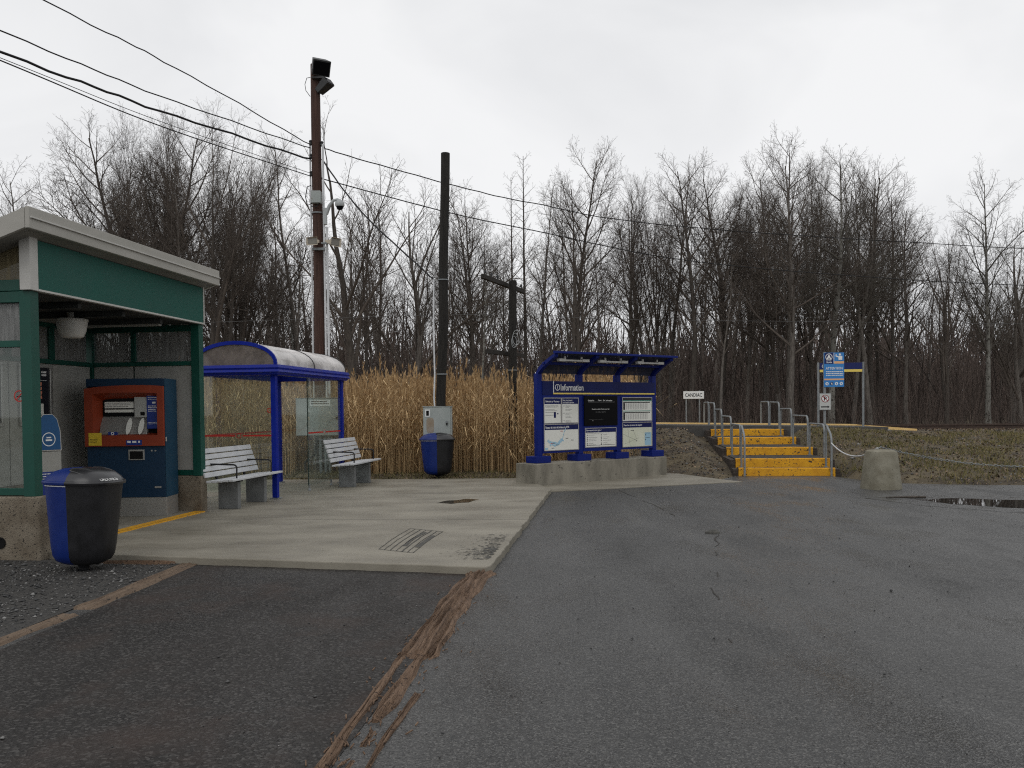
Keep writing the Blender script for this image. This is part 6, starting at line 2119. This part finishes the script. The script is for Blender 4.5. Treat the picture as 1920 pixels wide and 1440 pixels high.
def prm(**k):
    d = dict(seg=(14, 8, 5, 3, 2), wob=(0.035, 0.07, 0.09, 0.12, 0.1), up=(0.02, 0.055, 0.05, 0.03, 0.02), tip=(0.12, 0.14, 0.2, 0.4, 0.6), max=4,
             cnt=(27, 9, 6, 4, 0), t0=(0.26, 0.18, 0.15, 0.15, 0), pw=(0.9, 0.9, 0.9, 1, 1), ang=(0.75, 0.65, 0.7, 0.7, 0), ref=(1, 2.6, 1.1, 0.5, 1),
             len=(0.40, 0.42, 0.48, 0.6, 0), rad=(0.0125, 0.0105, 0.011, 0.011, 0), shape=lambda t, l: (1.15 - 0.85 * t) if l == 0 else (1.15 - 0.6 * t))
    d.update(k)
    return d
KIND = {
    'upright': prm(),
    'vase': prm(cnt=(9, 14, 7, 4, 0), t0=(0.22, 0.25, 0.15, 0.15, 0), ang=(0.50, 0.55, 0.6, 0.7, 0), len=(0.74, 0.30, 0.45, 0.55, 0), up=(0.01, 0.05, 0.06, 0.04, 0.02), pw=(1.3, 0.9, 0.9, 1, 1),
                rad=(0.0125, 0.0095, 0.0095, 0.011, 0), shape=lambda t, l: (1.1 - 0.55 * t) if l == 0 else (1.15 - 0.55 * t), ref=(1, 7.0, 1.8, 0.8, 1)),
    'dome': prm(cnt=(11, 15, 9, 5, 0), t0=(0.20, 0.2, 0.12, 0.15, 0), ang=(0.42, 0.55, 0.6, 0.7, 0), len=(0.76, 0.30, 0.45, 0.55, 0), up=(0.01, 0.05, 0.06, 0.04, 0.02), pw=(1.2, 0.9, 0.9, 1, 1), wob=(0.02, 0.045, 0.08, 0.12, 0.1),
                rad=(0.0125, 0.0095, 0.0095, 0.011, 0), shape=lambda t, l: (1.1 - 0.5 * t) if l == 0 else (1.15 - 0.55 * t), ref=(1, 7.0, 1.8, 0.8, 1)),
    'slim': prm(cnt=(18, 7, 5, 3, 0), t0=(0.42, 0.2, 0.15, 0.15, 0), ang=(0.62, 0.6, 0.7, 0.7, 0), len=(0.30, 0.42, 0.48, 0.6, 0), wob=(0.028, 0.08, 0.11, 0.12, 0.1)),
    'spire': prm(cnt=(60, 7, 3, 0, 0), max=3, t0=(0.2, 0.15, 0.1, 0, 0), ang=(1.0, 0.8, 0.7, 0.7, 0), len=(0.15, 0.4, 0.5, 0.6, 0), up=(0.03, 0.03, 0.03, 0.03, 0), wob=(0.012, 0.06, 0.1, 0.1, 0.1)),
    'fork': prm(cnt=(8, 13, 8, 5, 0), t0=(0.12, 0.2, 0.15, 0.15, 0), ang=(0.6, 0.6, 0.65, 0.7, 0), len=(0.66, 0.34, 0.45, 0.55, 0), wob=(0.06, 0.08, 0.1, 0.12, 0.1), up=(0.03, 0.035, 0.05, 0.03, 0.02), pw=(1.0, 0.9, 0.9, 1, 1), ref=(1, 5.5, 1.7, 0.8, 1)),
    'sapling': prm(seg=(9, 5, 3, 2, 2), cnt=(16, 6, 4, 0, 0), max=3, t0=(0.2, 0.2, 0.15, 0, 0), ang=(0.6, 0.6, 0.6, 0.7, 0), len=(0.36, 0.45, 0.5, 0.6, 0)),
}
PROTO = {}
def proto(key, kind, seed, Ht, r0, bark, twig, lean=0.0):
    t = Tree(seed)
    t.grow((0, 0, -0.25), (lean, 0.0, math.sqrt(1 - lean * lean)), Ht * (0.98 if kind in ('upright', 'slim', 'spire', 'sapling') else 0.88), r0, 0, KIND[kind])
    top = max(p[2] for l in t.tubes.values() for tb in l for p in tb[0])
    PROTO[key] = (t.mesh(0, 'trunk', M[bark]), t.mesh(1, 'crown', M[twig]), top)
proto('up1', 'upright', 1, 15, 0.17, 'bark', 'twig')
proto('up2', 'upright', 2, 15, 0.19, 'bark_dark', 'twig', 0.04)
proto('vase1', 'vase', 3, 15, 0.27, 'bark_dark', 'twig')
proto('vase2', 'vase', 4, 15, 0.25, 'bark', 'twig', 0.05)
proto('dome1', 'dome', 23, 15, 0.26, 'bark_dark', 'twig')
proto('dome2', 'dome', 24, 15, 0.22, 'bark', 'twig', 0.03)
proto('slim1', 'slim', 5, 14, 0.13, 'bark', 'twig')
proto('slim2', 'slim', 6, 13, 0.14, 'bark_dark', 'twig', 0.08)
proto('slim3', 'slim', 16, 13, 0.12, 'bark', 'twig', -0.06)
proto('spire1', 'spire', 7, 15, 0.15, 'bark_dark', 'twig')
proto('fork1', 'fork', 8, 14, 0.26, 'bark_dark', 'twig', -0.10)
proto('fork2', 'fork', 9, 13, 0.22, 'bark', 'twig', 0.12)
proto('pale1', 'upright', 10, 15, 0.18, 'bark_pale', 'twig_pale', 0.02)
proto('pale2', 'slim', 11, 14, 0.14, 'bark_pale', 'twig_pale', 0.05)
proto('sap1', 'sapling', 12, 7, 0.05, 'bark', 'twig')
proto('sap2', 'sapling', 13, 7, 0.045, 'bark_dark', 'twig', 0.1)

def plant(key, x, y, h, rz, label, group='bare trees of the wood behind the track', sxy=None, cat='tree', name='bare_tree'):
    tr, cr, top = PROTO[key]
    s = h / top
    t = thing(name, label, cat, (x, y, ground_h(x, y) if y < 60 else 0.5), rz, group)
    sx = s * (sxy or 1.0)
    t.scale = (sx, sx, s)
    link('trunk', tr, t)
    link('crown', cr, t)
    return t
F = 1600.0
def hz(px):
    return 768 - (px - 960) * 0.01047
def put(key, px, top_y, Y, rz, label, **k):
    x = (px - 960) / F * Y
    h = 1.55 + (hz(px) - top_y) * Y / F - 0.5
    return plant(key, x, Y, h, rz, label, **k)
put('dome1', 395, 178, 37, 0.4, 'huge dark many-stemmed bare tree towering behind the ticket shelter roof', sxy=0.95)
put('dome2', 312, 185, 41, 2.2, 'broad many-stemmed bare tree just left of the huge dark one', sxy=0.8)
put('up2', 214, 225, 40, 1.0, 'fan-shaped bare tree standing alone against the sky, second from the picture edge', sxy=1.15)
put('up1', 45, 300, 46, 3.0, 'slender bare tree at the far left rising behind the shelter roof')
put('up1', 455, 330, 44, 5.0, 'bare tree partly behind the huge dark tree, on its pole side')
put('fork1', 668, 250, 36, 2.9, 'dark forked bare tree with leaning limbs right beside the light pole', sxy=1.0)
put('fork2', 770, 340, 38, 0.2, 'bare tree leaning right between the light pole and the black pole')
put('slim1', 560, 250, 48, 1.2, 'thin bare tree directly behind the light pole')
put('up1', 885, 345, 41, 2.0, 'bare tree just right of the bare black pole')
put('pale2', 905, 470, 36, 4.0, 'pale barked tree with a crooked top above the telegraph pole')
put('spire1', 987, 290, 42, 0.0, 'tall thin spire-like bare tree above the telegraph pole', sxy=0.8)
put('spire1', 962, 330, 45, 2.5, 'second slimmer spire-like tree beside the tall one', sxy=0.75)
put('up2', 1100, 265, 40, 3.3, 'tall dark upright bare tree above the information kiosk', sxy=0.9)
put('slim2', 1075, 330, 38, 1.6, 'slim dark tree close against the tall one above the kiosk')
put('up1', 1185, 345, 43, 4.4, 'bare tree over the right end of the information kiosk')
put('up2', 1290, 280, 41, 5.6, 'broad bare tree above the CANDIAC sign')
put('dome2', 1400, 315, 44, 0.9, 'spreading bare tree behind the top of the stairs', sxy=0.7)
put('up1', 1480, 232, 42, 0.7, 'tallest bare tree of the wood, above the stairs', sxy=0.95)
put('pale1', 1558, 255, 37, 2.2, 'pale barked poplar rising directly behind the train sign', sxy=1.1)
put('up2', 1640, 300, 43, 1.9, 'bare tree just right of the pale poplar behind the sign')
put('slim1', 1600, 330, 40, 2.9, 'slim bare tree between the pale poplar and its right neighbour')
put('up1', 1700, 385, 40, 2.6, 'rounded bare tree left of the dark crooked one over the bank')
put('vase1', 1775, 400, 38, 3.8, 'dark round-headed bare tree above the bollard chain', sxy=0.75)
put('pale1', 1853, 290, 38, 4.1, 'white-stemmed poplar with sparse branches at the picture edge', sxy=0.9)
put('fork2', 1915, 470, 42, 1.1, 'low forked tree cut by the picture edge beside the white-stemmed poplar')

put('dome2', 1240, 330, 45, 4.2, 'fine-twigged bare tree between the kiosk canopy and the CANDIAC sign', sxy=0.7)
put('up2', 1345, 300, 45, 0.3, 'bare tree straight above the left handrail hoops', sxy=1.0)
put('up1', 1440, 285, 46, 2.4, 'slender round-topped bare tree above the middle of the stairs')
put('dome2', 1520, 265, 45, 1.3, 'dense bare tree between the tallest tree and the pale poplar', sxy=0.7)
put('up2', 1610, 290, 47, 5.2, 'spreading bare tree behind the station name sign, right of the pale poplar', sxy=0.65)
put('up1', 1675, 330, 45, 3.6, 'slender bare tree over the end of the platform ramp')
put('up2', 350, 215, 43, 3.9, 'upright bare tree between the two many-stemmed trees behind the shelter roof')
put('dome2', 250, 235, 44, 5.5, 'fine-twigged bare tree between the fan-shaped and many-stemmed trees', sxy=0.7)
put('dome2', 445, 240, 42, 0.9, 'fine-twigged bare tree closing the tall cluster on its pole side', sxy=0.65)

# fill: rows of the wood
rt_ = random.Random(99)
WHAT = {'up1': 'slender bare tree', 'up2': 'dark upright bare tree', 'slim1': 'slim high-crowned tree', 'slim2': 'slim dark leaning tree', 'slim3': 'slim grey bent tree', 'vase2': 'many-stemmed bare tree',
        'fork2': 'low forked tree', 'pale2': 'pale-stemmed slim tree', 'sap1': 'thin sapling', 'sap2': 'dark leaning sapling'}
SPOT = [(60, 'at the left picture edge above the shelter roof'), (180, 'over the high corner of the shelter roof'), (300, 'above the green sign board'), (400, 'over the low end of the shelter roof'), (500, 'above the arched shelter'),
        (585, 'just before the light pole'), (650, 'just past the light pole'), (740, 'above the far bench'), (820, 'just before the bare black pole'), (890, 'just past the bare black pole'), (955, 'just before the telegraph pole'),
        (1020, 'between the telegraph pole and the kiosk'), (1090, 'above the Information lettering'), (1160, 'above the kiosk screen'), (1230, 'above the timetable end of the kiosk'), (1320, 'behind the CANDIAC sign'),
        (1420, 'behind the kiosk side of the stairs'), (1530, 'behind the sign side of the stairs'), (1620, 'behind the station name sign'), (1700, 'above the platform end ramp'), (1780, 'above the bollard'), (1860, 'above the hanging chain'), (9999, 'at the right picture edge')]
def fill_label(key, px, Y):
    row = 'front row' if Y < 41 else ('second row' if Y < 50 else ('third row' if Y < 60 else 'deep wood'))
    spot = next(t for lim_, t in SPOT if px < lim_)
    return '%s, %s, %s' % (WHAT[key], row, spot)
def skyline(px):
    ctrl = [(-200, 430), (0, 440), (120, 420), (300, 330), (430, 350), (520, 430), (640, 380), (760, 420), (850, 400), (950, 400), (1050, 390), (1180, 400), (1280, 350), (1400, 360), (1500, 310), (1620, 340), (1720, 430), (1820, 450), (1920, 470), (2150, 430)]
    return float(np.interp(px, [c[0] for c in ctrl], [c[1] for c in ctrl]))
used = []
cnt = 0
for tries in range(4000):
    if cnt >= 112:
        break
    Y = 35.5 + 40 * rt_.random() ** 1.5
    px = rt_.uniform(-120, 2040)
    x = (px - 960) / F * Y
    if any((x - a) ** 2 + (Y - b) ** 2 < 1.1 for a, b in used):
        continue
    used.append((x, Y))
    sky_y = skyline(px) + rt_.uniform(-70, 120)
    h = 1.55 + (hz(px) - sky_y) * Y / F - 0.5
    h = min(h, 19)
    if Y < 41 and rt_.random() < 0.35:
        key = rt_.choice(['sap1', 'sap2'])
        h = rt_.uniform(4, 8.5)
    else:
        key = rt_.choice(['up1', 'up2', 'slim1', 'slim2', 'slim3', 'slim1', 'slim2', 'slim3', 'fork2', 'vase2', 'pale2'])
        if key == 'pale2' and rt_.random() < 0.5:
            key = 'slim3'
    plant(key, x, Y, h, rt_.uniform(0, 6.28), fill_label(key, px, Y), sxy=rt_.uniform(0.8, 1.15))
    cnt += 1

by_label = {}
for o in list(scene.objects):
    if o.parent is None and o.get('category') == 'tree':
        by_label.setdefault(o['label'], []).append(o)
for lab, lst in by_label.items():
    if len(lst) > 1:
        lst.sort(key=lambda o: -o.scale.z)
        words = {2: ('taller', 'shorter'), 3: ('tallest', 'middle-sized', 'shortest')}.get(len(lst))
        if words:
            for o, w_ in zip(lst, words):
                o['label'] = w_ + ' ' + lab

# undergrowth and the far wood as masses
def build_brush(name, n, x_of, y0, y1, h0, h1, label, seed, r_base=0.012, ypow=1.0, twigs=3):
    r_ = np.random.default_rng(seed)
    Y = y0 + (y1 - y0) * r_.random(n) ** ypow
    X = r_.uniform(-1, 1, n) * (Y * 0.66 + 4)
    Z = np.full(n, 0.48)
    H_ = r_.uniform(h0, h1, n) * (0.75 + 0.5 * r_.random(n))
    dirv = np.stack([r_.normal(0, 0.16, n), r_.normal(0, 0.16, n), np.ones(n)], -1)
    dirv /= np.linalg.norm(dirv, axis=1)[:, None]
    V, Q, VAR = [], [], []
    off = 0
    a3 = np.array([0, 2.094, 4.189])
    ring_ = np.stack([np.cos(a3), np.sin(a3), np.zeros(3)], -1)
    var = r_.random(n)
    def sticks(p, d, L, rad, vr):
        nonlocal off
        m_ = len(p)
        b = d + np.stack([r_.normal(0, 0.14, m_), r_.normal(0, 0.14, m_), np.zeros(m_)], -1)
        pp = np.stack([p, p + d * (L * 0.5)[:, None], p + d * (L * 0.5)[:, None] + b * (L * 0.5)[:, None]], 1)
        sv = pp[:, :, None] + ring_[None, None] * (rad[:, None, None, None] * np.array([1, 0.75, 0.3])[None, :, None, None])
        V.append(sv.reshape(-1, 3))
        VAR.append(np.repeat(vr, 9))
        q = np.array([(i * 3 + j, i * 3 + (j + 1) % 3, (i + 1) * 3 + (j + 1) % 3, (i + 1) * 3 + j) for i in range(2) for j in range(3)])
        Q.append((q[None] + off + (np.arange(m_) * 9)[:, None, None]).reshape(-1, 4))
        off += m_ * 9
    base = np.stack([X, Y, Z], -1)
    rad = r_base * r_.uniform(0.6, 1.5, n) * (H_ / 3) ** 0.5
    sticks(base, dirv, H_, rad, var)
    for k in range(twigs):
        t = r_.uniform(0.2, 0.85, n)
        a = r_.uniform(0, 6.28, n)
        d = dirv * 0.75 + np.stack([np.cos(a), np.sin(a), np.zeros(n)], -1) * r_.uniform(0.3, 0.9, n)[:, None]
        d /= np.linalg.norm(d, axis=1)[:, None]
        sticks(base + dirv * (H_ * t * 0.95)[:, None], d, H_ * r_.uniform(0.2, 0.5, n), rad * 0.5, var)
    me = np_mesh(name, np.concatenate(V), None, M['brush'], np.concatenate(VAR), quads=np.concatenate(Q))
    return tag(link(name, me), label, 'undergrowth', kind='stuff')
build_brush('undergrowth', 5000, None, 33.5, 50, 0.6, 2.3, 'tangled reddish brown brushwood along the foot of the wood', 31, 0.010)
build_brush('thicket', 6500, None, 46, 90, 2.0, 6.5, 'dense dark brushwood deep inside the wood', 32, 0.022)
build_brush('distant_wood', 5000, None, 75, 150, 5.0, 12, 'far dark mass of bare stems closing the wood', 33, 0.05, twigs=4)

for o in scene.objects:
    if o.parent is not None and o.name.split('.')[0] in ('print', 'label_print', 'timetable_figures', 'display_print', 'notice_print', 'plate_print', 'sign_print', 'map_names', 'map_marks', 'pictograms', 'salmon_print', 'payment_marks', 'map_water', 'face_mark', 'scored_grid', 'seam'):
        o['kind'] = 'stuff'
